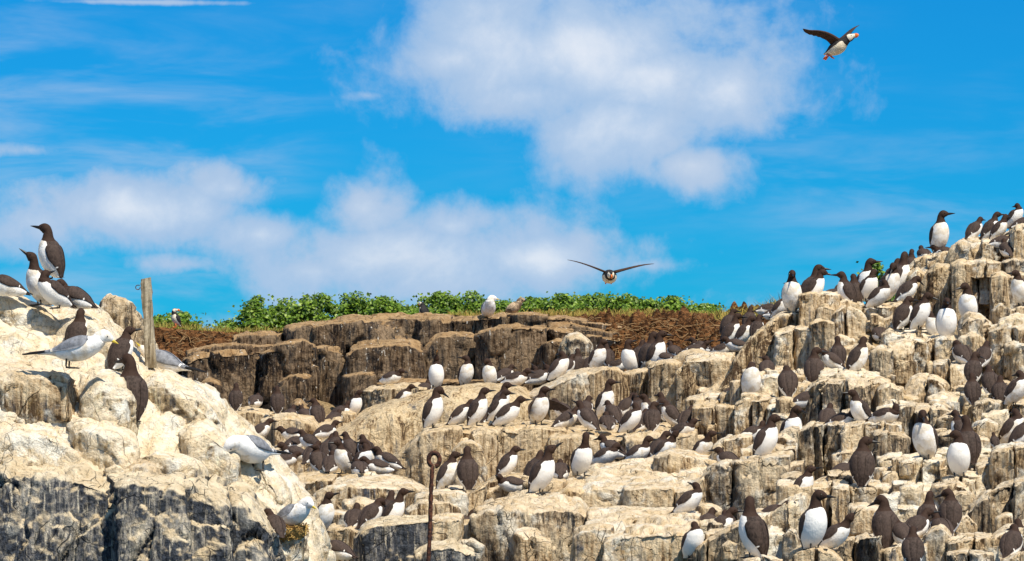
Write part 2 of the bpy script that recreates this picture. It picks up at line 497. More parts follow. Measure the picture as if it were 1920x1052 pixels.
slope = sheet('rock_slope', 380, 120,
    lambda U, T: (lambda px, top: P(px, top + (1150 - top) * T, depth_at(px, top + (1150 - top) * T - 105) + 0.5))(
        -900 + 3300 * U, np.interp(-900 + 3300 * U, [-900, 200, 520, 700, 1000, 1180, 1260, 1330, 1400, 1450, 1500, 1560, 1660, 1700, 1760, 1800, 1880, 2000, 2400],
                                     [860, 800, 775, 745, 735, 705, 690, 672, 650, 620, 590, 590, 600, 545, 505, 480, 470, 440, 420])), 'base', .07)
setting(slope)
cliff = sheet('back_cliff', 300, 44, lambda U, T: P(-900 + 2700 * U, np.interp(-900 + 2700 * U, [-900, 0, 300, 400, 560, 680, 900, 1050, 1200, 1800], [690, 690, 690, 655, 625, 610, 612, 615, 650, 660]) * (1 - T) + 900 * T, 40.4 - 1.2 * T), 'brown', .06)
setting(cliff)

# ---- back cliff: dark brown jointed blocks
def bc(*a, **k):
    k.setdefault('mat', 'brown'); k.setdefault('parent', cliff); k.setdefault('lean', .10); k.setdefault('res', .024); k.setdefault('facet', .030); k.setdefault('fx', 3.2); k.setdefault('fz', 2.6); k.setdefault('cuts', 5); k.setdefault('rnd', .03)
    return rock(*a, **k)
bc(39.95, [(560, 614), (640, 604), (700, 599), (780, 598), (860, 600), (930, 597), (1010, 594)], [(560, 606), (640, 597), (700, 590), (780, 589), (860, 592), (930, 591), (1010, 588)], 640, d=1.3, rnd=.05, cuts=3)
bc(39.9, [(437, 632), (470, 628), (535, 628)], -6, 668)
bc(39.8, [(532, 622), (560, 616), (588, 612)], -6, 665)
bc(39.6, [(584, 614), (610, 610), (645, 606)], -8, 700, rnd=.03)
bc(39.7, [(640, 607), (680, 600), (730, 600), (782, 602)], [(636, 602), (680, 592), (730, 589), (784, 590)], 648, rnd=.09, d=1.2)
bc(39.7, [(776, 603), (810, 601), (846, 604)], [(776, 591), (810, 591), (846, 593)], 648, rnd=.07, d=1.2)
bc(39.9, [(842, 605), (870, 602)], -9, 640, rnd=.06, d=1)
bc(39.9, [(866, 603), (892, 599)], -8, 642, d=1)
bc(39.7, [(888, 600), (902, 597), (918, 597)], -6, 648, d=1)
bc(39.7, [(914, 598), (940, 595), (957, 594)], -6, 622, d=1.1)
bc(39.6, [(952, 594), (975, 590), (1000, 590), (1028, 594)], -5, 622, rnd=.03, d=1.1)
bc(39.8, [(1022, 598), (1060, 598), (1100, 604)], -6, 618, rnd=.02, d=1.1)
bc(39.4, [(1030, 612), (1075, 610), (1130, 618)], -6, 640, rnd=.02)
bc(39.2, [(1075, 620), (1110, 618), (1165, 626)], -5, 645, rnd=.02)
bc(39.6, [(1090, 606), (1130, 610), (1165, 616)], -5, 624, rnd=.02)
bc(39.0, [(1100, 632), (1140, 634), (1185, 642)], -6, 660, rnd=.02)
bc(39.0, [(346, 680), (370, 668), (410, 664), (450, 664), (492, 660)], -6, 785, rnd=.06, cuts=3)
bc(39.3, [(352, 662), (400, 652), (450, 650), (540, 650)], -5, 690)
bc(38.8, [(486, 668), (515, 655), (545, 644), (570, 642), (592, 655)], -8, 790, rnd=.08, cuts=4)
bc(39.0, [(576, 660), (605, 655), (642, 660)], -5, 770)
bc(38.6, [(648, 668), (668, 655), (700, 650), (760, 648), (800, 664), (812, 690)], [(660, 650), (680, 643), (710, 638), (760, 635), (785, 645), (800, 670)], 732, rnd=.16, d=1.0)
bc(39.0, [(796, 660), (818, 634), (848, 628), (880, 632), (904, 645)], -5, 740, cuts=4)
bc(38.5, [(892, 632), (925, 622), (970, 615), (1022, 618)], [(898, 620), (930, 614), (970, 610), (1020, 612)], 725, rnd=.04, d=1.0, facet=.03)
bc(38.9, [(1012, 622), (1040, 618), (1075, 622)], -6, 660)
bc(38.3, [(1008, 655), (1040, 642), (1060, 645)], -4, 705)
bc(38.0, [(1052, 655), (1064, 636), (1085, 632), (1104, 650), (1108, 668)], -4, 705, mat='mott', rnd=.1)
bc(38.3, [(372, 728), (392, 715), (412, 722), (430, 745)], -5, 790)
bc(38.2, [(520, 720), (545, 705), (580, 712)], -5, 790)
bc(37.8, [(648, 710), (680, 702), (702, 706)], [(640, 704), (675, 697), (700, 700)], 770, rnd=.03)
bc(36.5, [(545, 765), (560, 753), (580, 768)], -3, 800, rnd=.08)
bc(36.6, [(575, 762), (590, 750), (605, 764)], -3, 800, rnd=.08)
bc(38.0, [(700, 722), (750, 715), (800, 716)], -4, 745)
bc(38.0, [(800, 718), (900, 714), (1000, 712)], -4, 740)

# ---- rounded streaked ledges in the middle
def mid(*a, **k):
    k.setdefault('mat', 'tan'); k.setdefault('parent', slope); k.setdefault('rnd', .10); k.setdefault('smooth', False); k.setdefault('facet', .012); k.setdefault('fz', 1.2); k.setdefault('cuts', 5); k.setdefault('name', 'ledge_rock')
    return rock(*a, **k)
# nook floor at the left
mid(34.4, [(425, 778), (470, 772), (505, 782)], [(430, 768), (470, 760), (505, 768)], 830, d=1.2)
mid(33.4, [(490, 795), (520, 790), (560, 792)], [(490, 785), (520, 778), (560, 782)], 860, d=1.0, rnd=.05)
mid(33.0, [(515, 790), (545, 784), (580, 800), (600, 815)], [(510, 778), (550, 774), (585, 780), (600, 795)], 870, d=.9, rnd=.05)
mid(31.6, [(480, 862), (520, 846), (560, 838), (600, 835)], [(480, 850), (520, 832), (560, 825), (600, 822)], 900, d=1.0)
mid(34.6, [(625, 790), (645, 775), (668, 778)], [(630, 775), (648, 768), (665, 770)], 830, d=.5, rnd=.04)
mid(33.4, [(555, 818), (600, 800), (640, 795)], [(555, 808), (600, 788), (640, 780)], 860, d=.9)
mid(35.6, [(678, 742), (700, 730), (760, 726), (800, 728)], [(682, 732), (700, 724), (760, 718), (800, 720)], 790, d=1.2, rnd=.05)
# the whaleback
mid(32.6, [(572, 842), (640, 806), (690, 780), (730, 762), (790, 744), (840, 735), (900, 734), (1012, 742)],
          [(585, 822), (650, 788), (705, 762), (750, 748), (800, 734), (840, 720), (900, 716), (1012, 722)], 905, d=2.9, rnd=.28, facet=.010, lump=.03, fx=5, fz=.5, cuts=0, smooth=True, mat='whale')
mid(32.9, [(985, 752), (1020, 736), (1060, 712), (1090, 700), (1108, 700), (1122, 722)], [(990, 738), (1030, 718), (1065, 700), (1090, 692), (1105, 691), (1120, 700)], 820, d=2.4, rnd=.15, mat='mott')
mid(32.9, [(1104, 704), (1130, 692), (1158, 696), (1172, 716), (1186, 752)], [(1104, 690), (1130, 685), (1158, 688), (1170, 700), (1184, 735)], 810, d=1.8, rnd=.10)
mid(33.0, [(1166, 704), (1190, 698), (1222, 694)], -6, 810, d=1.8, rnd=.04)
mid(32.8, [(1216, 690), (1235, 682), (1262, 680), (1275, 684)], -7, 805, d=1.6, rnd=.03, facet=.02, smooth=False)
mid(33.2, [(1262, 680), (1280, 668), (1300, 662), (1330, 668)], [(1262, 672), (1280, 660), (1300, 655), (1330, 658)], 760, d=1.6, rnd=.04)
mid(32.5, [(1268, 700), (1285, 684), (1300, 676), (1320, 680)], -5, 800, d=.8, rnd=.03, smooth=False)
mid(32.4, [(1282, 682), (1320, 676), (1372, 676)], [(1290, 668), (1325, 662), (1380, 660)], 765, d=1.0, rnd=.04, mat='block', smooth=False)
mid(32.0, [(1300, 752), (1345, 728), (1372, 690), (1395, 655), (1420, 625), (1452, 603)], [(1330, 735), (1365, 700), (1390, 668), (1410, 640), (1432, 615), (1462, 592)], [(1300, 790), (1460, 720)], d=1.3, rnd=.04, facet=.02, fz=.8, smooth=False)
# second ledge
mid(29.3, [(712, 880), (745, 855), (770, 832), (795, 814), (830, 808), (862, 806)], [(722, 868), (760, 838), (785, 815), (805, 800), (835, 793), (862, 793)], 935, d=1.7, rnd=.08, facet=.016, smooth=False)
mid(29.0, [(852, 848), (866, 832), (885, 830), (902, 845), (912, 880)], -10, 935, d=.8, rnd=.10, mat='block')
mid(29.6, [(858, 812), (885, 812), (905, 806)], -14, 880, d=1.4, rnd=.03, smooth=False)
mid(29.4, [(884, 812), (915, 806), (946, 806)], [(884, 795), (915, 790), (946, 790)], 905, d=1.6, rnd=.05, facet=.02, smooth=False)
mid(29.3, [(944, 810), (1000, 806), (1062, 812)], [(944, 790), (1000, 788), (1062, 790)], 925, d=1.8, rnd=.06, facet=.02, smooth=False)
mid(29.1, [(1030, 826), (1080, 822), (1130, 826), (1182, 826)], [(1040, 795), (1080, 790), (1130, 792), (1182, 792)], 910, d=2.0, rnd=.06, facet=.018, smooth=False)
mid(29.0, [(1172, 826), (1220, 822), (1262, 824), (1304, 816)], [(1172, 795), (1220, 795), (1262, 795), (1304, 795)], 900, d=2.0, rnd=.05, facet=.02, smooth=False)
# third ledge
mid(27.2, [(540, 912), (575, 904), (620, 902)], [(548, 892), (580, 886), (640, 884)], 990, d=1.4, rnd=.06, facet=.015)
mid(26.7, [(582, 935), (612, 918), (660, 912), (720, 915), (770, 918), (802, 930), (812, 950)], [(600, 905), (640, 893), (680, 886), (730, 888), (770, 898), (800, 912), (806, 925)], 1000, d=1.4, rnd=.12, mat='block')
mid(25.6, [(776, 935), (810, 928), (850, 926), (874, 930)], [(790, 918), (815, 914), (850, 912), (872, 914)], 1000, d=1.2, rnd=.06, mat='block')
mid(25.2, [(765, 960), (790, 945), (840, 945), (868, 960)], -8, 1040, d=.8, rnd=.08, mat='block')
mid(26.2, [(838, 985), (855, 955), (880, 925), (912, 908)], [(850, 960), (875, 930), (895, 912), (920, 898)], 1030, d=.9, rnd=.05)
mid(26.8, [(900, 928), (920, 905), (950, 896), (1010, 898)], [(910, 905), (930, 893), (960, 886), (1010, 886)], 980, d=1.4, rnd=.08)
mid(26.3, [(905, 935), (930, 918), (980, 908), (1060, 905)], [(915, 915), (945, 902), (990, 896), (1060, 892)], 985, d=1.1, rnd=.08)
mid(24.9, [(858, 1015), (880, 975), (912, 960), (960, 956), (1030, 958), (1085, 962), (1112, 985)], [(890, 960), (915, 940), (950, 928), (1000, 922), (1050, 922), (1085, 930), (1105, 955)], 1100, d=1.3, rnd=.08, mat='mott', facet=.022, smooth=False)
mid(26.0, [(1032, 935), (1060, 920), (1085, 918), (1105, 932)], [(1040, 915), (1065, 900), (1090, 898), (1105, 905)], 985, d=.7, rnd=.05)
mid(26.0, [(1070, 935), (1110, 912), (1170, 918), (1240, 918), (1310, 905), (1345, 890)], [(1088, 893), (1120, 872), (1180, 857), (1240, 852), (1300, 862), (1345, 865)], 990, d=1.4, rnd=.09, mat='block', facet=.02, smooth=False)
mid(26.6, [(1225, 862), (1255, 850), (1300, 862), (1345, 872)], [(1232, 848), (1260, 838), (1300, 842), (1345, 855)], 905, d=.9, rnd=.06, mat='block')
mid(25.5, [(1168, 922), (1215, 918), (1262, 920)], [(1170, 910), (1215, 906), (1262, 908)], 965, d=.6, rnd=.025, mat='block', smooth=False)
mid(25.6, [(1250, 925), (1290, 920), (1320, 900)], -8, 975, d=.5, rnd=.03, mat='block', smooth=False)
mid(24.3, [(1100, 988), (1150, 980), (1210, 972), (1312, 972)], [(1105, 950), (1160, 945), (1220, 950), (1312, 958)], 1040, d=1.2, rnd=.05, mat='block', facet=.02, smooth=False)
mid(23.7, [(1070, 1015), (1085, 998), (1120, 990), (1148, 992)], [(1082, 992), (1100, 984), (1130, 978), (1148, 980)], 1090, d=.7, rnd=.05, mat='block', smooth=False)
mid(23.5, [(1130, 1018), (1170, 1005), (1230, 998), (1300, 1000)], [(1140, 985), (1180, 975), (1240, 972), (1310, 978)], 1100, d=.9, rnd=.08, mat='block', facet=.025, smooth=False)
# bottom left of the ledges
mid(24.6, [(598, 1005), (620, 994), (655, 992), (680, 1005)], [(604, 990), (625, 982), (655, 980), (675, 988)], 1070, d=.9, rnd=.08)
mid(23.9, [(664, 1015), (685, 990), (720, 982), (760, 980), (808, 978)], [(675, 990), (695, 976), (725, 972), (760, 970), (808, 968)], 1095, d=.9, rnd=.06, mat='stain', smooth=False)
mid(24.3, [(795, 985), (825, 972), (866, 975)], -8, 1060, d=.6, rnd=.05, mat='block')
mid(23.1, [(770, 1048), (800, 1030), (850, 1024), (892, 1045)], [(785, 1030), (810, 1018), (850, 1014), (885, 1028)], 1100, d=.7, rnd=.06, mat='stain')
mid(25.4, [(830, 1010), (850, 992), (870, 990)], -6, 1060, d=.5, rnd=.04)

# ---- blocky right-hand outcrop
def rb(*a, **k):
    k.setdefault('mat', 'block'); k.setdefault('parent', slope); k.setdefault('rnd', .03); k.setdefault('facet', .022)
    D, brink, back, bottom = a
    w = brink[-1][0] - brink[0][0]
    if w < 62 or w > 400:
        return rock(*a, **k)
    # upright joints split a wide block into standing pieces
    if isinstance(back, (int, float)): back = [(x, y + back) for x, y in brink]
    if isinstance(bottom, (int, float)): bottom = [(brink[0][0], bottom), (brink[-1][0], bottom)]
    n = 2 if w < 105 else 3
    cut = [0] + sorted((i + jr.uniform(-.22, .22)) / n for i in range(1, n)) + [1]
    k['name'] = 'rock_column'
    for i in range(n):
        u = np.linspace(cut[i], cut[i + 1], 4); g = .9 / w; u[0] += g * (i > 0); u[-1] -= g * (i < n - 1)
        dy = jr.uniform(-3.5, 3.5); dd = jr.uniform(-.05, .07)
        def sub(p, e=0):
            x, y = poly_at(p, u); return [(float(xx), float(yy) + e) for xx, yy in zip(x, y)]
        rock(D + dd, sub(brink, dy), sub(back, dy * .6), sub(bottom), **k)
jr = random.Random(11)
rb(30.3, [(1286, 752), (1315, 748), (1352, 746)], [(1290, 742), (1320, 737), (1352, 735)], 800, d=.9)
rb(29.6, [(1298, 772), (1335, 766), (1384, 766)], [(1305, 756), (1340, 750), (1384, 750)], 862, d=.9, mat='tan')
rb(29.4, [(1378, 762), (1400, 752), (1440, 750), (1484, 756)], [(1385, 748), (1405, 738), (1440, 735), (1484, 738)], 850, d=1.0)
rb(30.0, [(1370, 718), (1392, 716)], -5, 760, d=.3, mat='tan')
rb(30.2, [(1420, 712), (1445, 708), (1472, 712)], [(1422, 702), (1445, 698), (1472, 700)], 765, d=.8, mat='pale')
rb(30.6, [(1395, 705), (1430, 700), (1470, 698)], -10, 750, d=.8)
rb(30.3, [(1460, 712), (1500, 706), (1545, 706)], [(1460, 700), (1500, 692), (1545, 690)], 770, d=.9)
rb(29.3, [(1440, 765), (1480, 758), (1515, 762)], [(1440, 752), (1480, 745), (1515, 748)], 820, d=.8, mat='pale')
rb(28.9, [(1500, 760), (1515, 735), (1540, 718), (1585, 716), (1632, 722)], [(1512, 735), (1530, 715), (1550, 706), (1590, 704), (1632, 708)], 815, d=.9, mat='mott', rnd=.06)
rb(29.4, [(1535, 712), (1580, 705), (1650, 712)], [(1540, 695), (1580, 690), (1650, 698)], 750, d=.9, mat='pale')
rb(29.3, [(1628, 722), (1650, 716), (1668, 722)], -8, 780, d=.5)
rb(27.4, [(1480, 835), (1500, 812), (1520, 800), (1560, 798), (1592, 802)], [(1490, 815), (1510, 798), (1530, 790), (1560, 786), (1592, 790)], 920, d=1.2, mat='mott', rnd=.05)
rb(27.2, [(1582, 806), (1620, 798), (1655, 794), (1692, 800)], [(1582, 792), (1620, 785), (1655, 782), (1692, 786)], 905, d=1.2)
rb(27.1, [(1560, 855), (1580, 848), (1600, 850)], -5, 905, d=.5)
rb(27.0, [(1636, 820), (1660, 812), (1690, 815), (1706, 830)], -8, 900, d=.5, mat='mott')
rb(27.0, [(1450, 868), (1470, 846), (1492, 840)], [(1455, 855), (1475, 832), (1495, 825)], 920, d=.6)
# tall grey-stained block with the slab in front of it
rb(25.5, [(1308, 905), (1325, 885), (1350, 872), (1400, 870), (1440, 862), (1482, 858)], [(1318, 885), (1340, 868), (1370, 862), (1405, 858), (1440, 850), (1482, 848)], 1010, d=1.3, mat='mott', facet=.02)
rb(26.8, [(1336, 845), (1352, 832), (1380, 824), (1408, 822)], [(1345, 830), (1360, 820), (1385, 812), (1408, 812)], 890, d=.8)
rb(26.6, [(1400, 850), (1425, 835), (1450, 838)], -12, 890, d=.7, mat='pale')
rb(24.9, [(1500, 925), (1515, 920), (1560, 918), (1600, 920), (1642, 920)], [(1520, 903), (1545, 892), (1580, 887), (1610, 890), (1642, 896)], 1025, d=1.1, rnd=.04)
rb(24.9, [(1636, 930), (1690, 936), (1752, 928)], [(1636, 892), (1690, 884), (1720, 884), (1752, 892)], 1010, d=1.2, mat='pale')
rb(24.8, [(1748, 918), (1790, 910), (1815, 920), (1832, 945)], [(1752, 898), (1795, 892), (1815, 898), (1828, 915)], 1010, d=1.0)
rb(24.0, [(1812, 968), (1835, 940), (1870, 922), (1935, 905)], [(1822, 945), (1850, 920), (1885, 905), (1935, 888)], 1030, d=1.0, mat='mott', rnd=.04)
rb(24.0, [(1796, 975), (1815, 965), (1832, 985)], -6, 1025, d=.4)
rb(25.2, [(1858, 852), (1872, 842), (1900, 838), (1935, 836)], [(1862, 838), (1880, 832), (1905, 826), (1935, 824)], 930, d=.9)
rb(25.5, [(1832, 878), (1850, 870), (1870, 875)], -10, 940, d=.5)
rb(24.3, [(1432, 985), (1455, 955), (1480, 940), (1512, 935)], [(1445, 960), (1470, 938), (1490, 928), (1512, 926)], 1060, d=.8, mat='pale')
rb(24.2, [(1400, 985), (1420, 965), (1445, 968)], -12, 1060, d=.7)
rb(23.2, [(1290, 1040), (1325, 1018), (1360, 1000), (1400, 985)], [(1300, 1022), (1340, 1000), (1375, 982), (1405, 970)], 1100, d=.8, mat='mott')
rb(23.3, [(1395, 1015), (1430, 1000), (1470, 1005)], [(1395, 995), (1430, 982), (1470, 985)], 1100, d=.8, mat='pale')
rb(22.2, [(1395, 1052), (1430, 1046), (1465, 1058)], -8, 1110, d=.7)
rb(22.0, [(1478, 1056), (1500, 1038), (1535, 1033), (1560, 1040), (1580, 1062)], [(1488, 1035), (1510, 1026), (1535, 1022), (1555, 1026), (1575, 1042)], 1110, d=.6, mat='tan')
rb(23.0, [(1468, 1010), (1480, 995), (1500, 1000)], -5, 1100, d=.4, mat='mott')
rb(22.5, [(1556, 1045), (1580, 1022), (1620, 1005), (1655, 1000)], [(1565, 1025), (1595, 1008), (1625, 996), (1655, 992)], 1110, d=.8, mat='mott')
rb(22.4, [(1640, 1042), (1680, 1032), (1740, 1025)], [(1640, 1026), (1680, 1016), (1740, 1008)], 1110, d=1.0)
rb(22.6, [(1734, 1010), (1750, 996), (1765, 992), (1782, 1010)], -8, 1110, d=.6, mat='mott')
rb(22.3, [(1776, 1020), (1820, 1012), (1860, 1014)], [(1780, 1008), (1820, 1000), (1860, 1000)], 1110, d=.9)
rb(22.0, [(1775, 1042), (1810, 1034), (1862, 1040)], -8, 1110, d=.5, mat='mott')
rb(22.4, [(1852, 1020), (1880, 1000), (1935, 985)], [(1858, 1005), (1885, 985), (1935, 968)], 1110, d=.9)
rb(21.8, [(1878, 1052), (1910, 1040), (1940, 1035)], -8, 1110, d=.5)
# upper right stack
rb(33.4, [(1768, 510), (1782, 470), (1800, 455), (1830, 450), (1855, 455), (1880, 470)], [(1775, 480), (1790, 456), (1808, 447), (1830, 444), (1855, 448), (1875, 460)], 545, d=1.2, rnd=.10)
rb(33.1, [(1892, 440), (1905, 428), (1935, 420)], [(1895, 428), (1908, 420), (1935, 412)], 505, d=.8, mat='block')
rb(33.8, [(1870, 455), (1900, 440), (1935, 430)], -10, 500, d=1.2)
rb(33.7, [(1684, 555), (1694, 515), (1710, 498), (1740, 482), (1778, 474)], [(1690, 530), (1700, 505), (1720, 488), (1745, 474), (1778, 468)], 600, d=1.2, rnd=.07, mat='block')
rb(33.3, [(1702, 520), (1720, 505), (1735, 520)], -6, 600, d=.4, rnd=.05)
rb(33.0, [(1722, 545), (1740, 515), (1756, 502), (1770, 500)], -8, 640, d=.5, mat='tan')
rb(32.9, [(1754, 512), (1772, 500), (1790, 505)], -6, 640, d=.5, mat='tan', fz=.8)
rb(32.7, [(1785, 500), (1800, 492), (1822, 500)], -6, 640, d=.5, mat='tan', fz=.8)
rb(32.7, [(1798, 512), (1830, 508), (1862, 512)], -6, 570, d=.6)
rb(32.6, [(1812, 498), (1850, 492), (1885, 496)], -6, 520, d=.6)
rb(32.4, [(1856, 520), (1875, 512), (1896, 522)], -5, 600, d=.5, mat='tan', fz=.8)
rb(32.4, [(1892, 522), (1912, 514), (1935, 518)], -5, 580, d=.5)
rb(32.9, [(1880, 495), (1900, 488), (1935, 490)], -5, 540, d=.6, mat='mott')
rb(32.3, [(1500, 556), (1515, 552), (1534, 553)], -3, 640, d=.9, mat='tan', fz=1)
rb(32.4, [(1530, 555), (1550, 552), (1574, 554)], -3, 600, d=.9)
rb(32.5, [(1570, 565), (1600, 575), (1640, 578), (1690, 575)], -8, 620, d=.9)
rb(32.6, [(1446, 602), (1465, 592), (1508, 592)], [(1450, 592), (1470, 584), (1508, 582)], 660, d=.9)
rb(32.1, [(1530, 580), (1545, 574), (1566, 582)], -4, 650, d=.5, mat='tan')
rb(32.0, [(1560, 590), (1580, 576), (1605, 580), (1624, 600)], -6, 660, d=.6, rnd=.08)
rb(31.6, [(1452, 630), (1475, 622), (1528, 622)], [(1458, 620), (1480, 613), (1525, 612)], 700, d=.8)
rb(31.5, [(1520, 610), (1540, 602), (1562, 608)], -4, 700, d=.6, mat='tan', fz=.8)
rb(31.7, [(1555, 640), (1575, 630), (1600, 640)], -4, 720, d=.5)
rb(31.3, [(1600, 655), (1618, 645), (1640, 655)], -4, 720, d=.5)
rb(31.4, [(1676, 630), (1720, 626), (1765, 630)], [(1680, 616), (1720, 612), (1765, 614)], 660, d=.9, mat='pale', rnd=.02)
rb(31.5, [(1652, 630), (1668, 620), (1685, 630)], -5, 680, d=.4, rnd=.05)
rb(31.0, [(1712, 642), (1760, 640), (1812, 642)], [(1716, 632), (1760, 628), (1812, 628)], 705, d=.9, rnd=.02)
rb(30.9, [(1666, 648), (1690, 640), (1718, 645)], -5, 720, d=.6)
rb(30.5, [(1634, 660), (1652, 654), (1672, 660)], -5, 745, d=.5, mat='mott')
rb(31.2, [(1800, 610), (1815, 594), (1840, 598), (1858, 615)], -8, 660, d=.6, rnd=.05, mat='mott')
rb(30.9, [(1800, 640), (1825, 630), (1850, 640)], -8, 690, d=.5)
rb(31.6, [(1858, 585), (1875, 572), (1900, 585)], -5, 640, d=.5, rnd=.02)
rb(31.6, [(1895, 585), (1915, 575), (1935, 580)], -5, 620, d=.5)
rb(30.7, [(1850, 628), (1870, 618), (1905, 612), (1935, 610)], [(1856, 615), (1880, 604), (1905, 600), (1935, 596)], 710, d=.8, rnd=.03)
rb(31.1, [(1875, 608), (1905, 598), (1935, 602)], -8, 640, d=.5, mat='pale')
rb(30.2, [(1885, 655), (1910, 648), (1935, 650)], -8, 720, d=.6)
rb(30.1, [(1748, 690), (1780, 684), (1815, 688)], [(1752, 680), (1780, 675), (1815, 677)], 745, d=.8, rnd=.02)
rb(29.7, [(1692, 740), (1705, 716), (1730, 708), (1760, 712), (1780, 728)], [(1700, 725), (1712, 706), (1735, 700), (1762, 704), (1776, 716)], 790, d=.8, rnd=.06)
rb(29.3, [(1742, 752), (1765, 742), (1790, 748)], -8, 800, d=.5, mat='pale')
rb(29.6, [(1770, 742), (1800, 738), (1842, 740)], -8, 790, d=.8, mat='pale')
rb(29.4, [(1826, 745), (1855, 738), (1880, 745)], [(1826, 735), (1855, 728), (1880, 732)], 800, d=.8, mat='pale')
rb(28.9, [(1866, 765), (1900, 758), (1935, 760)], -9, 850, d=.9)
rb(28.6, [(1828, 760), (1850, 752), (1876, 760)], -6, 840, d=.5, mat='mott')
rb(28.9, [(1648, 735), (1665, 725), (1690, 735)], -6, 790, d=.5)
rb(28.4, [(1640, 765), (1670, 758), (1720, 766)], [(1645, 755), (1670, 746), (1720, 752)], 830, d=.8, mat='pale')
rb(27.8, [(1678, 785), (1695, 770), (1730, 765), (1765, 768), (1785, 780)], [(1685, 770), (1700, 758), (1730, 753), (1765, 756), (1780, 765)], 870, d=.9, mat='mott')
rb(27.6, [(1760, 790), (1785, 780), (1815, 790)], -8, 880, d=.7)
rb(27.3, [(1825, 800), (1850, 790), (1875, 800)], -6, 880, d=.6)
rb(26.8, [(1815, 855), (1840, 846), (1870, 852)], -9, 910, d=.6, mat='pale')
rb(25.5, [(1690, 872), (1725, 864), (1765, 866)], [(1690, 858), (1725, 850), (1765, 852)], 920, d=.9, mat='pale')
rb(25.2, [(1768, 902), (1800, 896), (1830, 900)], -9, 940, d=.7, mat='pale')
# loose rubble on the ledges
random.seed(5)
def rubble(x0, x1, y0, y1, n, D, s0, s1, mat='block', off=0.0):
    for i in range(n):
        x = random.uniform(x0, x1); y = random.uniform(y0, y1); s = random.uniform(s0, s1)
        yy = float(depth_at(x, y)) + off if D is None else D + random.uniform(-.1, .1)
        h = s * random.uniform(.6, 1.2); k = random.uniform(-.25, .25) * s
        rock(yy, [(x - s / 2, y + k * .5), (x, y - abs(k) * .5), (x + s / 2, y - k * .5)], -s * .18, y + h, d=s / FPX * yy * random.uniform(.7, 1.2),
             mat=random.choice(mat.split()), rnd=random.uniform(.015, .05), parent=slope, name='loose_stone', lump=.02, res=.016)
rubble(1622, 1690, 588, 640, 13, 32.0, 15, 28)
rubble(1640, 1780, 858, 890, 14, 25.7, 18, 34)
rubble(1560, 1660, 600, 660, 9, None, 20, 36, 'block tan', .15)
rubble(1480, 1920, 640, 760, 26, None, 26, 56, 'block tan mott', .22)
rubble(1440, 1920, 770, 900, 26, None, 28, 60, 'block pale mott', .22)
rubble(1280, 1920, 900, 1050, 24, None, 30, 70, 'block pale mott', .24)
rubble(1730, 1920, 480, 640, 22, None, 20, 46, 'block tan', .2)
rubble(1280, 1480, 690, 860, 14, None, 26, 50, 'block tan', .25)
rubble(600, 1250, 930, 1045, 16, None, 30, 70, 'block mott', .25)
rubble(440, 600, 775, 800, 6, 35.2, 18, 34, 'brown tan')
rubble(600, 700, 770, 790, 5, 35.4, 18, 30, 'brown tan')

# ---- the near outcrop on the left
CREST = [(-120, 520), (0, 545), (40, 562), (100, 580), (160, 572), (190, 590), (240, 640), (290, 682), (340, 706), (385, 722), (420, 752), (455, 792), (490, 822), (530, 870), (560, 912), (590, 962), (612, 1010), (622, 1060), (640, 1200)]
def left_fn(U, T):
    cx = np.array([c[0] for c in CREST], float); cy = np.array([c[1] for c in CREST], float)
    s = np.linspace(0, 1, len(CREST))
    x = np.interp(U, s, cx); y = np.interp(U, s, cy)
    # rows run from behind the crest, over it, and down the face toward the water
    a = np.clip((T - 0.16) / 0.84, 0, 1)
    bk = np.clip((0.16 - T) / 0.16, 0, 1)
    px = x - a ** 1.1 * (x + 160) * 0.42 * sstep(x, 0, 400)
    py = y + a * (1190 - y)
    Y = 22.2 - 1.35 * np.sqrt(np.clip(1 - (1 - np.clip(a / 0.55, 0, 1)) ** 2, 0, 1)) - 0.9 * a
    Y = Y + bk * 1.8
    v = P(px, py + bk * 60, Y)
    return v
left = sheet('left_outcrop', 220, 200, left_fn, 'pale', .05, None, False, .02)
setting(left)
def lb(*a, **k):
    a = (a[0] + (.30 if a[0] < 20.15 and k.get('mat') == 'stain' else .13),) + a[1:]
    k.setdefault('mat', 'pale'); k.setdefault('parent', left); k.setdefault('rnd', .10); k.setdefault('smooth', True); k.setdefault('facet', .013); k.setdefault('res', .014); k.setdefault('cuts', 4); k.setdefault('fz', 4.0); k.setdefault('fx', 5.0)
    return rock(*a, **k)
lb(22.0, [(160, 600), (175, 570), (205, 556), (235, 572), (262, 605), (285, 650), (296, 690)], [(165, 580), (180, 556), (205, 548), (235, 560), (265, 595), (285, 635), (296, 675)], 720, d=.7, mat='mott', rnd=.16)
lb(21.3, [(-40, 560), (10, 552), (60, 575), (105, 598), (125, 620)], [(-40, 540), (10, 536), (60, 560), (105, 582), (130, 600)], [(-40, 700), (125, 690)], d=.7, rnd=.14)
lb(21.1, [(108, 618), (150, 600), (200, 622), (240, 665)], [(112, 590), (160, 578), (205, 600), (245, 645)], [(108, 730), (240, 760)], d=.7, rnd=.14)
lb(20.5, [(-40, 712), (20, 700), (80, 696), (130, 708), (152, 735)], [(-40, 680), (20, 676), (80, 676), (130, 686), (150, 708)], 800, d=.5, rnd=.08, mat='block')
lb(20.5, [(148, 735), (190, 712), (225, 720), (252, 765)], [(150, 705), (190, 690), (228, 700), (250, 735)], [(148, 800), (255, 830)], d=.5, rnd=.12)
lb(21.0, [(262, 715), (310, 712), (360, 738), (420, 790)], [(265, 692), (315, 692), (365, 716), (425, 765)], [(262, 800), (430, 900)], d=.6, rnd=.14)
lb(20.1, [(-40, 830), (30, 815), (90, 815), (130, 835), (165, 865)], [(-40, 792), (30, 786), (85, 786), (130, 800), (165, 835)], 950, d=.55, rnd=.16)
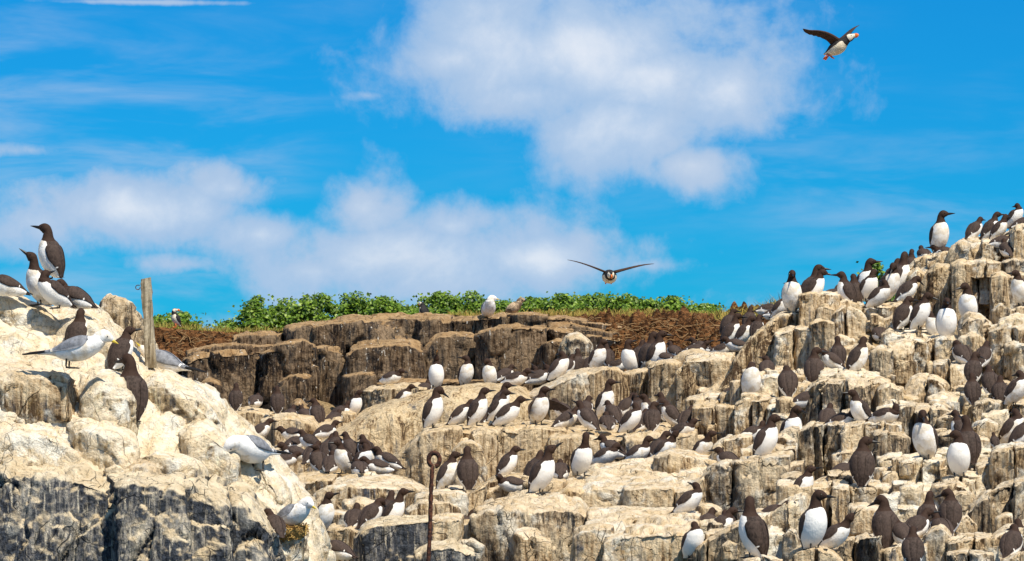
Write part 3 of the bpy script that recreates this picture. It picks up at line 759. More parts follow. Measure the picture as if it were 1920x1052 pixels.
lb(20.2, [(140, 820), (170, 808), (220, 812), (262, 830)], [(100, 782), (150, 768), (210, 778), (258, 800)], [(150, 890), (265, 900)], d=.5, rnd=.07, mat='pale')
lb(20.3, [(150, 855), (190, 845), (250, 852)], -14, 905, d=.4, rnd=.05, mat='mott')
lb(20.0, [(190, 885), (215, 872), (240, 885)], -12, 920, d=.35, rnd=.03)
lb(20.0, [(230, 890), (255, 875), (285, 880), (300, 895)], -12, 935, d=.35, rnd=.05, mat='mott')
lb(20.2, [(250, 862), (290, 852), (340, 868), (380, 885)], -14, 930, d=.5, rnd=.08)
lb(20.7, [(330, 800), (380, 800), (440, 850)], [(320, 775), (380, 775), (445, 820)], [(330, 890), (450, 930)], d=.5, rnd=.12)
lb(20.9, [(420, 850), (460, 852), (500, 890), (530, 930)], [(425, 818), (465, 820), (510, 860), (540, 905)], [(430, 960), (535, 1010)], d=.5, rnd=.12)
lb(20.6, [(500, 990), (530, 985), (575, 1000)], -14, 1070, d=.4, rnd=.08)
# dark wet-stained faces at the foot
for (x0, x1, y0, y1, yb, dd) in [(-60, 150, 898, 906, 850, 19.7), (120, 206, 908, 925, 868, 19.66), (200, 345, 918, 922, 884, 19.5), (325, 430, 922, 965, 880, 19.66), (405, 520, 960, 1045, 915, 19.95)]:
    xm = (x0 + x1) / 2
    lb(dd, [(x0, y0), (xm - 20, y0 - 12), (xm + 20, (y0 + y1) / 2 - 8), (x1, y1)], [(x0 - 10, yb), (xm - 5, yb - 6), (x1 - 6, yb + (y1 - y0) * .7)], [(x0 + 6, 1115), (x1 + 16, 1115)], d=.5, rnd=.10, mat='stain', lean=.26, fz=1.1, fx=4.2, facet=.030, cuts=5, res=.012, smooth=False)

# ---------------------------------------------------------------- soil, ground, plants
msoil, t, b = new_mat('dry_peaty_soil', 0.97, 0.1)
gp = t.node('ShaderNodeNewGeometry').outputs['Position']
fib = t.noise(t.scale(gp, (14, 14, 46)), 1.0, 6, .7, .8)
lum = t.noise(gp, 7, 5, .6)
c = t.mix(t.ss(t.m('ADD', t.m('MULTIPLY', fib, .7), t.m('MULTIPLY', lum, .5)), .50, .74), (.040, .018, .008), (.36, .165, .062))
c = t.mix(t.ss(t.noise(gp, 44, 4, .6), .64, .72), c, (.50, .36, .20))
t.l.new(c, b.inputs['Base Color'])
bump(t, b, t.m('ADD', fib, lum), 1.0, .07)

mturf, t, b = new_mat('dry_turf', 0.95, 0.1)
gp = t.node('ShaderNodeNewGeometry').outputs['Position']
c = t.mix(t.ss(t.noise(gp, 9, 5, .65), .4, .6), (.20, .13, .045), (.12, .13, .03))
t.l.new(c, b.inputs['Base Color'])
bump(t, b, t.noise(gp, 30, 4, .6), .8, .03)

def soil(name, x0, x1, xs, ytop, ybot, Y0, Y1, cols, rows, cells, amp, seed):
    U, T = np.meshgrid(np.linspace(0, 1, cols), np.linspace(0, 1, rows), indexing='ij')
    U, T = U.ravel(), T.ravel()
    px = x0 + (x1 - x0) * U
    top = np.interp(px, xs, ytop); bot = np.interp(px, xs, ybot)
    Y1 = np.interp(px, xs, Y1) if isinstance(Y1, list) else Y1
    v = P(px, top + (bot - top) * T, Y0 + (Y1 - Y0) * T)
    f = grid_faces(cols, rows); n = vnormals(v, f)
    if n[:, 2].mean() < 0: f = f[:, ::-1]; n = -n
    f1, f2, cid = worley((v + fbm(v * 5, 2, seed)[:, None] * .05) * cells, seed)
    g1, g2, gid = worley(v * cells * 2.4, seed + 3)
    v = v + n * ((.55 - f1) * amp + (.5 - g1) * amp * .55 + fbm(v * 16, 3, seed) * .02 + fbm(v * 1.6, 3, seed + 8) * .18)[:, None] * (sstep(T, 0, .06) * np.clip((bot - top) / 70, 0, 1) ** 1.5)[:, None]
    o = mesh_obj(name, v, f, msoil, None, False)
    collect(v, f)
    return setting(o)
soil('soil_bank', -900, 620, [-900, 200, 270, 310, 350, 420, 470, 540, 620], [640, 618, 612, 614, 618, 622, 623, 630, 640], [730, 710, 700, 705, 700, 690, 675, 668, 670], 41.5, 39.5, 560, 70, 5.0, .22, 71)
soil('soil_bank', 1020, 1480, [1020, 1060, 1110, 1160, 1220, 1300, 1360, 1420, 1480], [596, 594, 591, 589, 587, 586, 590, 592, 600], [599, 604, 640, 700, 728, 720, 700, 690, 690], 41.4, [41.2, 40.6, 39.9, 38.2, 37.0, 36.8, 36.8, 36.6, 36.4], 260, 100, 4.4, .30, 72)

def roots(regs, seed):
    rg = np.random.RandomState(seed); V = []; F = []
    T = BVHTree.FromPolygons(np.concatenate(ROCK_V[-2:]).tolist(), np.concatenate([ROCK_F[-2] - ROCK_F[-2].min(), ROCK_F[-1] - ROCK_F[-2].min()]).tolist())
    for (x0, x1, y0, y1, n) in regs:
        for i in range(n):
            d = P(rg.uniform(x0, x1), rg.uniform(y0, y1), 1.0); h = T.ray_cast(Vector((0, 0, 0)), Vector(d).normalized())
            if h[0] is None: continue
            p = np.array(h[0]) + np.array([0, -.012, .006]); L = rg.uniform(.05, .20)
            q = np.array([rg.normal(), -.15, rg.normal() * .35]); q /= np.linalg.norm(q)
            c1 = p + q * L * .5 + np.array([0, -.02, rg.normal() * .02]); c2 = p + q * L + np.array([0, -.01, -.03 * rg.rand()])
            v, f = tube([p, c1, c2], [.005, .004, .002], 4); k = len(V); V += v; F += [[a + k for a in ff] for ff in f]
    o = mesh_obj('dead_roots', V, F, mroot, None, False)
    return setting(o, 'stuff', 'pale dead roots and stalks hanging over the bare soil', 'roots')
mroot, t, b = new_mat('dead_root', .95, .1); b.inputs['Base Color'].default_value = (.30, .19, .09, 1)
roots([(300, 540, 620, 680, 170), (1090, 1440, 596, 700, 420)], 12)

# flat top of the island, running back from the cliff edge, and its far sides down to the sea
def ground_fn():
    xs = np.linspace(-13, 13, 80); ys = np.linspace(41.55, 75, 40)
    X, Y = np.meshgrid(xs, ys, indexing='ij')
    edge = P(960 + X.ravel() / 41.5 * FPX, np.interp(960 + X.ravel() / 41.5 * FPX, [-900, 270, 400, 560, 700, 1000, 1300, 1450, 2300], [640, 616, 622, 622, 594, 594, 588, 598, 600]), 41.5)[:, 2].reshape(X.shape)
    Z = edge - .02 - sstep(Y, 46, 75) * 5.5 + fbm(np.stack([X, Y, X * 0], -1) * .6, 3, 4) * .05
    return np.stack([X, Y, Z], -1).reshape(-1, 3), grid_faces(80, 40)
gv, gf = ground_fn()
ground = setting(mesh_obj('island_ground', gv, gf[:, ::-1], mturf, None, True))
GT = BVHTree.FromPolygons([tuple(x) for x in gv], gf.tolist())
def ground_z(x, y):
    h = GT.ray_cast(Vector((x, y, 30)), Vector((0, 0, -1)))
    return h[0].z if h[0] else 1.0

mleaf, t, b = new_mat('mallow_leaves', 0.45, 0.35)
at = t.node('ShaderNodeAttribute'); at.attribute_name = 'tint'
cr = t.node('ShaderNodeValToRGB'); e = cr.color_ramp.elements
e[0].position = 0; e[0].color = (.034, .078, .006, 1); e[1].position = 1; e[1].color = (.34, .44, .08, 1)
k = e.new(.45); k.color = (.105, .195, .012, 1); k = e.new(.8); k.color = (.21, .33, .025, 1)
t.l.new(at.outputs['Fac'], cr.inputs[0]); t.l.new(cr.outputs[0], b.inputs['Base Color'])
tr = t.node('ShaderNodeBsdfTranslucent'); t.l.new(cr.outputs[0], tr.inputs[0])
mx = t.node('ShaderNodeMixShader'); mx.inputs[0].default_value = .22
t.l.new(b.outputs[0], mx.inputs[1]); t.l.new(tr.outputs[0], mx.inputs[2])
t.l.new(mx.outputs[0], t.n['Material Output'].inputs[0])
mstem, t, b = new_mat('mallow_stem', .8, .2); b.inputs['Base Color'].default_value = (.10, .09, .03, 1)

def leaves(cent, nrm, size, rg):
    """leaf-shaped four-triangle blades, cupped along the midrib"""
    n = len(cent)
    a = rg.normal(size=(n, 3)); nrm = nrm / np.linalg.norm(nrm, axis=1)[:, None]
    u = a - (a * nrm).sum(1)[:, None] * nrm; u /= np.linalg.norm(u, axis=1)[:, None]
    w = np.cross(nrm, u)
    s = size[:, None]
    base = cent - u * s * .5; tip = cent + u * s * .55
    l = cent + w * s * .42 + nrm * s * .12; r = cent - w * s * .42 + nrm * s * .12
    v = np.stack([base, l, tip, r, cent], 1).reshape(-1, 3)
    i = np.arange(n)[:, None] * 5
    f = np.concatenate([i + np.array([[0, 4, 1, 1]])[:, :3], i + np.array([[1, 4, 2]]), i + np.array([[2, 4, 3]]), i + np.array([[3, 4, 0]])])
    return v, f[:, ::-1]

def bush(px, ytop, w, Y, label, seed, dense=1.0, h_extra=.0):
    rg = np.random.RandomState(seed)
    top = P(px, ytop, Y); x = top[0]; gz = ground_z(x, Y) - .05
    H = max(top[2] - gz, .15); W = w / FPX * Y / 2
    root = empty('mallow_bush', (x, Y, gz))
    tag(root, label, 'bush', 'mallow bushes along the island top')
    # lobes: branches ending in leaf clusters, so the outline stays uneven
    nl = int(46 * dense * max(.5, W))
    lob = []
    for i in range(nl):
        a = rg.uniform(0, 2 * np.pi); q = math.sqrt(rg.rand())
        lx, ly = math.cos(a) * q * W, math.sin(a) * q * .65
        hz = H * (1 - .75 * q ** 2.6) * rg.uniform(.84, 1.13)
        lob.append((lx, ly, hz))
    V, N, S = [], [], []
    for (lx, ly, hz) in lob:
        m = int(150 * dense)
        d = rg.normal(size=(m, 3)); d /= np.linalg.norm(d, axis=1)[:, None]
        rad = rg.uniform(.35, 1.0, m) ** .5
        sx = rg.uniform(.075, .14)
        p = np.array([lx, ly, hz - sx * .9]) + d * rad[:, None] * np.array([sx, sx, sx * .9])
        V.append(p); N.append(d * .6 + np.array([0, -.25, .7]) + rg.normal(size=(m, 3)) * .35); S.append(rg.uniform(.028, .054, m))
        # skirt of leaves down the shoot
        m2 = int(80 * dense)
        zz = rg.rand(m2) * hz
        p2 = np.stack([lx * (.75 + .25 * zz / hz) + rg.normal(size=m2) * .10, ly + rg.normal(size=m2) * .10, zz], -1)
        V.append(p2); N.append(rg.normal(size=(m2, 3)) * .5 + np.array([0, -.6, .5])); S.append(rg.uniform(.028, .052, m2))
    V = np.concatenate(V); N = np.concatenate(N); S = np.concatenate(S)
    V[:, 2] = np.maximum(V[:, 2], .02)
    lv, lf = leaves(V, N, S, rg)
    tint = np.repeat(np.clip(rg.normal(.48, .27, len(V)), 0, 1), 5)
    fo = mesh_obj('foliage', lv, lf, mleaf, root, False, {'tint': tint}); fo['kind'] = 'stuff'
    for i in range(0, nl, 3):
        lx, ly, hz = lob[i]
        sv, sf = tube([(lx * .55, ly * .6, -.03), (lx * .8, ly * .8, hz * .5), (lx, ly, hz * .9)], [.014, .010, .005], 5)
        mesh_obj('stem', sv, sf, mstem, root, True)
    return root
BUSHES = [
 (295, 590, 60, 44.0, 'small mallow bush half hidden behind the wooden post'),
 (343, 585, 62, 43.6, 'small mallow bush behind the puffin standing on the soil'),
 (432, 600, 60, 43.2, 'low tip of mallow at the left end of the long green hedge'),
 (478, 562, 90, 43.4, 'rounded mallow bush at the left end of the hedge'),
 (532, 566, 80, 43.8, 'mallow bush in the dip left of the tall hedge section'),
 (590, 553, 100, 43.4, 'tall dense mallow bush near the left of the hedge'),
 (662, 552, 96, 43.7, 'tall mallow bush above the streaked cliff crest'),
 (728, 556, 76, 43.3, 'pointed mallow bush left of the dip in the hedge'),
 (775, 574, 60, 43.6, 'low mallow bush in the middle dip of the hedge'),
 (826, 547, 84, 43.4, 'tallest mallow bush left of the white gull'),
 (884, 550, 80, 43.8, 'mallow bush just behind the white gull'),
 (940, 560, 70, 43.5, 'mallow bush between the white gull and the brown chick'),
 (1000, 558, 74, 43.7, 'mallow bush to the right of the brown chick'),
 (1056, 553, 78, 43.4, 'mallow bush over the dry grass left of the flying puffin'),
 (1112, 553, 80, 43.7, 'mallow bush under the left wing of the low flying puffin'),
 (1168, 547, 84, 43.4, 'tall mallow bush under the low flying puffin'),
 (1222, 562, 66, 43.6, 'mallow bush right of the tall one under the flying puffin'),
 (1268, 556, 56, 43.3, 'mallow bush with two upright sprigs near the hedge end'),
 (1322, 570, 70, 43.5, 'low mallow bush tapering off at the right end of the hedge'),
 (1645, 506, 60, 44.5, 'mallow sprig showing between guillemots on the right-hand rocks'),
]
for i, (px, yt, w, Y, lab) in enumerate(BUSHES):
    if px > 1600:
        Y = 37.0
    bush(px, yt, w, Y, lab, 300 + i, 1.0)

# dry grass along the edge of the soil
mgrass, t, b = new_mat('dry_grass_blades', .8, .2)
at = t.node('ShaderNodeAttribute'); at.attribute_name = 'tint'
t.l.new(t.mix(at.outputs['Fac'], (.42, .28, .07), (.20, .22, .04)), b.inputs['Base Color'])
def grass(segs, seed):
    rg = np.random.RandomState(seed); V = []; T = []
    for (x0, x1, y0, y1, Y, n, h0, h1, green) in segs:
        for i in range(n):
            u = rg.rand(); p = P(x0 + (x1 - x0) * u, y0 + (y1 - y0) * u + rg.normal() * 1.5, Y + rg.uniform(-.5, .5))
            p[2] = max(p[2], p[2])
            h = rg.uniform(h0, h1) * (.6 + .5 * abs(math.sin(u * 31)))
            d = np.array([rg.normal() * .35, rg.normal() * .3, 1.0]); d /= np.linalg.norm(d)
            w = np.array([rg.normal(), rg.normal() * .3, 0]); w = w / np.linalg.norm(w) * .0045
            bend = np.array([rg.normal() * .3, rg.normal() * .3, -.05]) * h
            V += [p - w, p + w, p + d * h * .55 + w * .7, p + d * h * .55 - w * .7, p + d * h + bend]
            T += [np.clip(rg.normal(green, .25), 0, 1)] * 5
    V = np.array(V); i = np.arange(len(V) // 5)[:, None] * 5
    f = np.concatenate([i + np.array([[0, 1, 2]]), i + np.array([[0, 2, 3]]), i + np.array([[3, 2, 4]])])
    return setting(mesh_obj('dry_grass', V, f, mgrass, None, False, {'tint': T}), 'stuff', 'dry yellow grass along the foot of the mallow hedge', 'grass')
grass([(995, 1250, 594, 592, 41.7, 1500, .04, .12, .25), (1240, 1370, 590, 594, 41.7, 700, .03, .08, .35), (840, 990, 596, 594, 41.9, 500, .05, .12, .3), (380, 560, 622, 626, 41.9, 700, .04, .10, .5),
       (1340, 1480, 598, 588, 38.0, 520, .05, .16, .4), (1425, 1475, 588, 580, 36.5, 160, .08, .20, .3), (560, 760, 612, 596, 42.0, 300, .04, .09, .5), (290, 380, 612, 618, 41.9, 260, .04, .1, .6)], 9)
# shared stones hidden under the far grass edge keep the bank closed

# ---------------------------------------------------------------- wooden post, iron rod, nest
mwood, t, b = new_mat('weathered_wood', .9, .15)
tcd = t.node('ShaderNodeTexCoord').outputs['Object']
g1 = t.noise(t.scale(tcd, (60, 60, 3)), 1.0, 6, .65, .3)
g2 = t.noise(t.scale(tcd, (9, 9, 2)), 1.0, 4, .6)
c = t.mix(t.ss(g1, .36, .64), (.15, .115, .07), (.50, .42, .29))
c = t.mix(t.m('MULTIPLY', t.ss(g2, .5, .7), .55), c, (.20, .14, .07))
t.l.new(c, b.inputs['Base Color']); bump(t, b, g1, .9, .012)
pb = P(283, 690, 21.7); pt = P(274, 522, 21.7)
def post_mesh():
    n = 34; V = []
    ax = (pt - pb); L = np.linalg.norm(ax)
    for i in range(n):
        q = i / (n - 1); c0 = pb + ax * q
        hw = (.0325 + .003 * math.sin(q * 9)) * (1 - .12 * q)
        for (sx, sy) in [(-1, -1), (-.35, -1.04), (.3, -.98), (1, -1), (1.04, -.2), (1, 1), (0, 1), (-1, 1), (-1.02, .1)]:
            j = fbm(np.array([[sx * 3, sy * 3, q * 14]]), 3, 5)[0] * .0035
            zt = (.006 * sx if i == n - 1 else 0)
            V.append(c0 - pb + np.array([sx * (hw + j), sy * (hw * .8 + j), zt]))
    f = grid_faces(n, 9, True).tolist(); f.append([(n - 1) * 9 + k for k in range(9)]); f.append(list(range(9))[::-1])
    return V, f
pv, pf = post_mesh()
post = empty('wooden_post', tuple(pb))
tag(post, 'weathered grey wooden post standing at the edge of the near rocks', 'post')
mesh_obj('shaft', pv, pf, mwood, post, False)
miron, t, b = new_mat('rusty_iron', .8, .3); b.inputs['Metallic'].default_value = .35
gp = t.node('ShaderNodeNewGeometry').outputs['Position']
t.l.new(t.mix(t.ss(t.noise(gp, 60, 5, .6), .4, .62), (.045, .022, .017), (.17, .065, .035)), b.inputs['Base Color'])
bump(t, b, t.noise(gp, 120, 4, .6), .7, .004)
hk = [pt - pb + np.array([-.036, -.03, -.045])] + [pt - pb + np.array([-.048 - .014 * math.sin(a), -.032, -.058 + .014 * math.cos(a)]) for a in np.linspace(0, 5.0, 12)]
hv, hf = tube(hk, .0028, 6); mesh_obj('hook', hv, hf, miron, post, True)

# iron rod with a ring end
rD = 19.0
a0 = P(797, 1110, rD); a1 = P(813, 873, rD)
rod = empty('iron_rod', tuple(a0))
tag(rod, 'rusty iron rod with a ring at its top end', 'rod')
pts = [a0 + (a1 - a0) * q + np.array([.006 * math.sin(q * 5), 0, 0]) - a0 for q in np.linspace(0, 1, 24)]
rv_, rf_ = tube(pts, [.0125 + .0022 * math.sin(i * 2.7) for i in range(24)], 8); mesh_obj('shaft', rv_, rf_, miron, rod, True)
ce = P(814, 862, rD) - a0
ring = [ce + np.array([.030 * math.sin(a), .004 * a / 6, -.037 * math.cos(a)]) for a in np.linspace(.15, 6.1, 30)]
rv_, rf_ = tube(ring, .0135, 8); mesh_obj('ring', rv_, rf_, miron, rod, True)

# ---------------------------------------------------------------- birds
BV = np.concatenate(ROCK_V); BF = np.concatenate(ROCK_F)
ROCKS = BVHTree.FromPolygons(BV.tolist(), BF.tolist())
def stand(px, py):
    """where the line of sight through a bird's feet meets level rock"""
    best = None
    for dy in (0, -2, -4, 2, -6, -8, 4, -11, -14, 7):
        d = P(px, py + dy, 1.0); d = Vector(d / np.linalg.norm(d))
        h = ROCKS.ray_cast(Vector((0, 0, 0)), d)
        if h[0] is None: continue
        nz = h[1].z
        if best is None or nz > best[1] + .05: best = (h[0], nz)
        if nz > .5: break
    return best[0] if best else Vector(P(px, py, 30.0))

def plumage(name, dark, light, warm=None, rough=.75, edge=2.4, vary=.5):
    """feathers: attribute w tells the dark coat from the white one, e adds a third colour"""
    m, t, b = new_mat(name, rough, .2)
    at = t.node('ShaderNodeAttribute'); at.attribute_name = 'w'
    ae = t.node('ShaderNodeAttribute'); ae.attribute_name = 'e'
    tc = t.node('ShaderNodeTexCoord').outputs['Object']
    n = t.noise(tc, 85, 4, .6); n2 = t.noise(tc, 28, 4, .6)
    w = t.m('ADD', at.outputs['Fac'], t.m('ADD', t.m('MULTIPLY', t.m('SUBTRACT', n, .5), .30), t.m('MULTIPLY', t.m('SUBTRACT', n2, .5), .25)))
    msk = t.ss(w, -.03, .05)
    dk = t.mix(t.ss(n2, .35, .68), tuple(c * .62 for c in dark), tuple(min(1, c * 1.5) for c in dark))
    oi = t.node('ShaderNodeObjectInfo')
    dk = t.mix(t.m('MULTIPLY', oi.outputs['Random'], vary), dk, tuple(min(1, c * 2.1) for c in dark))
    vr = t.node('ShaderNodeTexVoronoi'); t.l.new(t.scale(tc, (1, 1, .55)), vr.inputs['Vector']); vr.inputs['Scale'].default_value = 95
    dk = t.mix(t.m('MULTIPLY', t.ss(vr.outputs['Distance'], .35, .75), .45), dk, tuple(min(1, c * edge) for c in dark))
    if warm: dk = t.mix(t.ss(ae.outputs['Fac'], .3, .7), dk, warm)
    lt = t.mix(t.ss(n2, .5, .8), light, tuple(c * .84 for c in light))
    lt = t.mix(t.m('MULTIPLY', t.ss(t.m('ADD', t.noise(tc, 14, 4, .6), t.m('MULTIPLY', oi.outputs['Random'], .25)), .62, .80), .5), lt, (.55, .42, .24))
    t.l.new(t.mix(msk, dk, lt), b.inputs['Base Color'])
    bump(t, b, t.m('ADD', t.m('ADD', n, n2), t.m('MULTIPLY', vr.outputs['Distance'], -.5)), .42, .006)
    return m
MB = plumage('guillemot_plumage', (.040, .027, .021), (.90, .865, .80), (.040, .0205, .0125))
MK = plumage('kittiwake_plumage', (.19, .195, .21), (.90, .88, .84), (.012, .012, .013), .75, 1.3, .1)
MCH = plumage('downy_chick', (.34, .25, .16), (.34, .25, .16), (.20, .14, .09), .95)
MP = plumage('puffin_plumage', (.018, .016, .016), (.86, .76, .58), (.10, .045, .018))  # white coat tinted cream, warm bounced light put into the colour
def flat(name, c, rough=.5, spec=.3):
    m, t, b = new_mat(name, rough, spec)
    tc = t.node('ShaderNodeTexCoord').outputs['Object']
    t.l.new(t.mix(t.noise(tc, 60, 3, .5), tuple(x * .75 for x in c), tuple(min(1, x * 1.2) for x in c)), b.inputs['Base Color'])
    return m
MBILL = flat('black_bill', (.016, .015, .015), .35)
MBILLY = flat('yellow_bill', (.72, .53, .06))
MBILLO = flat('orange_bill', (.85, .20, .03))
MGAPE = flat('orange_gape', (.85, .30, .03))
MFOOT = flat('dark_webbed_foot', (.045, .038, .030))
MFOOTO = flat('orange_webbed_foot', (.80, .16, .04))
MEYE = flat('dark_eye', (.006, .005, .005), .12, .6)
MFACE = flat('puffin_face_white', (.74, .72, .68), .8)

def catmull(pts, n):
    pts = np.asarray(pts, float)
    P0 = np.concatenate([[2 * pts[0] - pts[1]], pts, [2 * pts[-1] - pts[-2]]])
    k = len(pts) - 1
    t = np.linspace(0, k, n); i = np.minimum(t.astype(int), k - 1); f = (t - i)[:, None]
    a, b_, c_, d_ = P0[i], P0[i + 1], P0[i + 2], P0[i + 3]
    return .5 * ((2 * b_) + (-a + c_) * f + (2 * a - 5 * b_ + 4 * c_ - d_) * f ** 2 + (-a + 3 * b_ - 3 * c_ + d_) * f ** 3)

def dirv(a): return np.array([math.cos(R(a)), math.sin(R(a))])

KIND = {
 'guillemot': dict(L=.25, tail=.055, body=[(0, .027, .034), (.042, .056, .061), (.10, .074, .080), (.165, .078, .082), (.222, .060, .066)], neck=(.0385, .0290, .0275), head=.0345, bill=.058, billr=.0095, nl=.050, leg=.006, mat=MB, billmat=MBILL, foot=MFOOT, wingtip=-.055, wa=(20, 87), headw=.0300),
 'kittiwake': dict(L=.25, tail=.10, body=[(0, .024, .032), (.05, .050, .054), (.11, .068, .072), (.17, .070, .074), (.225, .056, .060)], neck=(.046, .040, .038), head=.040, bill=.036, billr=.0085, nl=.022, leg=.036, mat=MK, billmat=MBILLY, foot=MFOOT, wingtip=-.17, wa=(8, 88), headw=.033),
 'chick': dict(L=.20, tail=.025, body=[(0, .03, .035), (.04, .056, .06), (.09, .072, .074), (.14, .070, .072), (.18, .052, .056)], neck=(.045, .040, .038), head=.038, bill=.026, billr=.008, nl=.02, leg=.02, mat=MCH, billmat=MBILL, foot=MFOOT, wingtip=-.01, wa=(35, 95), headw=.036),
 'puffin': dict(L=.17, tail=.035, body=[(0, .02, .026), (.035, .044, .048), (.08, .060, .064), (.125, .062, .066), (.165, .048, .052)], neck=(.036, .033, .033), head=.035, bill=.030, billr=.020, nl=.018, leg=.03, mat=MP, billmat=MBILLO, foot=MFOOTO, wingtip=-.03, wa=(25, 95), headw=.031),
}
_shared = {}
def shared_mesh(key, build):
    if key not in _shared:
        v, f, mat = build()
        o = mesh_obj(key, v, f, mat, None, True); me = o.data
        bpy.data.objects.remove(o); _shared[key] = me
    return _shared[key]
def foot_build(mat, leg):
    def b():
        v, f = tube([(0, 0, leg + .03), (-.004, 0, .012), (.0, 0, .004)], [.006, .005, .005], 6)
        k = len(v)
        v += [(-.008, 0, .008), (.050, .022, .002), (.056, 0, .003), (.050, -.022, .002), (-.008, .004, -.003), (.050, .022, -.003), (.056, 0, -.003), (.050, -.022, -.003), (.02, 0, .008)]
        f += [[k, k + 8, k + 1], [k + 8, k + 2, k + 1], [k + 8, k + 3, k + 2], [k, k + 3, k + 8], [k + 4, k + 5, k + 6, k + 7], [k + 1, k + 2, k + 6, k + 5], [k + 2, k + 3, k + 7, k + 6], [k, k + 1, k + 5, k + 4], [k + 3, k, k + 4, k + 7]]
        return v, f, mat
    return b
def eye_build():
    v, f = [], []
    for i in range(5):
        a = math.pi * (i + .5) / 5
        for j in range(8):
            q = 2 * math.pi * j / 8
            v.append((.0042 * math.sin(a) * math.cos(q), .0042 * math.cos(a), .0042 * math.sin(a) * math.sin(q)))
    f = grid_faces(5, 8, True).tolist(); f.append(list(range(8))); f.append([32 + k for k in range(8)][::-1])
    return v, f, MEYE

def make_bird(kind, th=68, nk=.6, hp=0, yaw=0, phin=None, lie=False, wings=True, gape=0, seed=0, ground=True):
    """returns a list of (name, verts, faces, material, attrs) parts with the feet at the origin, facing +x, and the height"""
    K = KIND[kind]; rg = np.random.RandomState(seed + 3)
    if phin is None: phin = min(88, th + 20) if th > 35 else th + 48
    if abs(yaw) >= 110 and kind == 'guillemot' and hp < -15:      # bill buried in the back feathers
        phin = min(th + 50, 122); hp = 22; nk = .12
    d = dirv(th); L = K['L']
    ctl = []; tags = []
    tb = dirv(th + (180 - 8) + (14 if lie else 0))
    tdir = dirv(th - 180 + (-6 if not lie else 0))
    p0 = np.zeros(2)
    ctl.append(np.r_[p0 + tdir * K['tail'], .004, .022]); tags.append(-K['tail'])
    ctl.append(np.r_[p0 + tdir * K['tail'] * .55, .009, .026]); tags.append(-K['tail'] * .55)
    vent = dirv(th - 90)
    for (s, rv, rl) in K['body']:
        bow = math.sin(math.pi * np.clip(s / L, 0, 1)) * .010
        ctl.append(np.r_[p0 + d * s + vent * bow, rv, rl]); tags.append(s)
    sb = K['body'][-1][0]
    n1 = p0 + d * sb + dirv((th * .5 + phin * .5)) * .034
    ln = .008 + K['nl'] * nk
    n2 = n1 + dirv(phin) * ln
    ctl.append(np.r_[n1, K['neck'][0], K['neck'][0] * 1.08]); tags.append(sb + .034)
    ctl.append(np.r_[n2, K['neck'][1], K['neck'][1]]); tags.append(sb + .034 + ln)
    hd = n2 + dirv(phin * .45 + hp * .55) * .028
    ctl.append(np.r_[hd, K['head'], K['headw']]); tags.append(sb + .062 + ln)
    fr = hd + dirv(hp) * K['head'] * .85
    ctl.append(np.r_[fr, K['head'] * .62, K['headw'] * .62]); tags.append(tags[-1] + .02)
    bb = hd + dirv(hp - 4) * K['head'] * 1.35
    ctl.append(np.r_[bb, K['billr'], K['billr'] * .7]); tags.append(tags[-1] + .02)
    n = 46; seg = 20
    C = catmull(np.c_[np.array(ctl), np.array(tags)], n)
    C[:, 2:4] = np.maximum(C[:, 2:4], .003)
    ctr, rv, rl, sv = C[:, :2], C[:, 2], C[:, 3], C[:, 4]
    tg = np.gradient(ctr, axis=0); tg /= np.linalg.norm(tg, axis=1)[:, None]
    dors = np.stack([-tg[:, 1], tg[:, 0]], 1)
    al = np.linspace(0, 2 * np.pi, seg, endpoint=False)
    A = np.cos(al)[None, :] * rv[:, None]; B = np.sin(al)[None, :] * rl[:, None]
    # wrap around the flattened belly and back, not a plain tube
    V = np.stack([ctr[:, 0, None] + dors[:, 0, None] * A, B, ctr[:, 1, None] + dors[:, 1, None] * A], -1)
    # turn of the head about the neck
    psi = R(yaw) * sstep(sv, sb + .02, sb + .045 + ln)
    ax3 = np.array([math.cos(R(phin)), 0, math.sin(R(phin))]); piv = np.array([n1[0], 0, n1[1]])
    def turn(X, ang):
        X = X - piv; c_, s_ = np.cos(ang)[..., None], np.sin(ang)[..., None]
        return X * c_ + np.cross(np.broadcast_to(ax3, X.shape), X) * s_ + ax3 * (X @ ax3)[..., None] * (1 - c_) + piv
    V = turn(V, np.broadcast_to(psi[:, None], V.shape[:2]))
    # plumage pattern
    ald = np.degrees(np.minimum(al, 2 * np.pi - al))[None, :]
    S = sv[:, None]
    if kind == 'guillemot':
        bnd = 44 + 26 * sstep(S, .02, .15) + 8 * sstep(S, .17, .24)
        w = np.minimum((ald - bnd) / 30, np.minimum((sb + .030 - .016 * (1 - (ald - 90) / 90) - S) / .035, (S + .02) / .02))
        w = np.broadcast_to(w, (n, seg)); e = np.broadcast_to(sstep(S, sb - .01, sb + .03), (n, seg))
        belly_low = np.broadcast_to(S < -.005, (n, seg))
    elif kind == 'kittiwake':
        bnd = 55 + 0 * S
        w = np.where((ald < 62) & (S > .0) & (S < sb - .005), -.4, .6); w = np.broadcast_to(w, (n, seg)); e = np.zeros((n, seg))
    elif kind == 'puffin':
        w = np.minimum((ald - 80) / 30, (sb + .012 - S) / .03)
        face = np.minimum((ald - 36) / 20, np.minimum((S - (sb + .045 + ln)) / .01, (150 - ald) / 20))
        w = np.maximum(w, face); e = np.zeros((n, seg))
    else:
        w = np.full((n, seg), -.5); e = np.broadcast_to((fbm(V * 30, 2, 4) + .5), (n, seg))
        V = V + (fbm(V * 60, 3, seed)[..., None] * .006)
    if kind != 'chick':
        V = V * (1 + 0 * V) + np.stack([0 * S + 0 * V[..., 0], 0 * V[..., 0], fbm(V * 26 + seed, 2, seed) * .0022], -1)
    # height above ground
    body_rows = sv > .0
    leg = 0.0 if lie else K['leg']
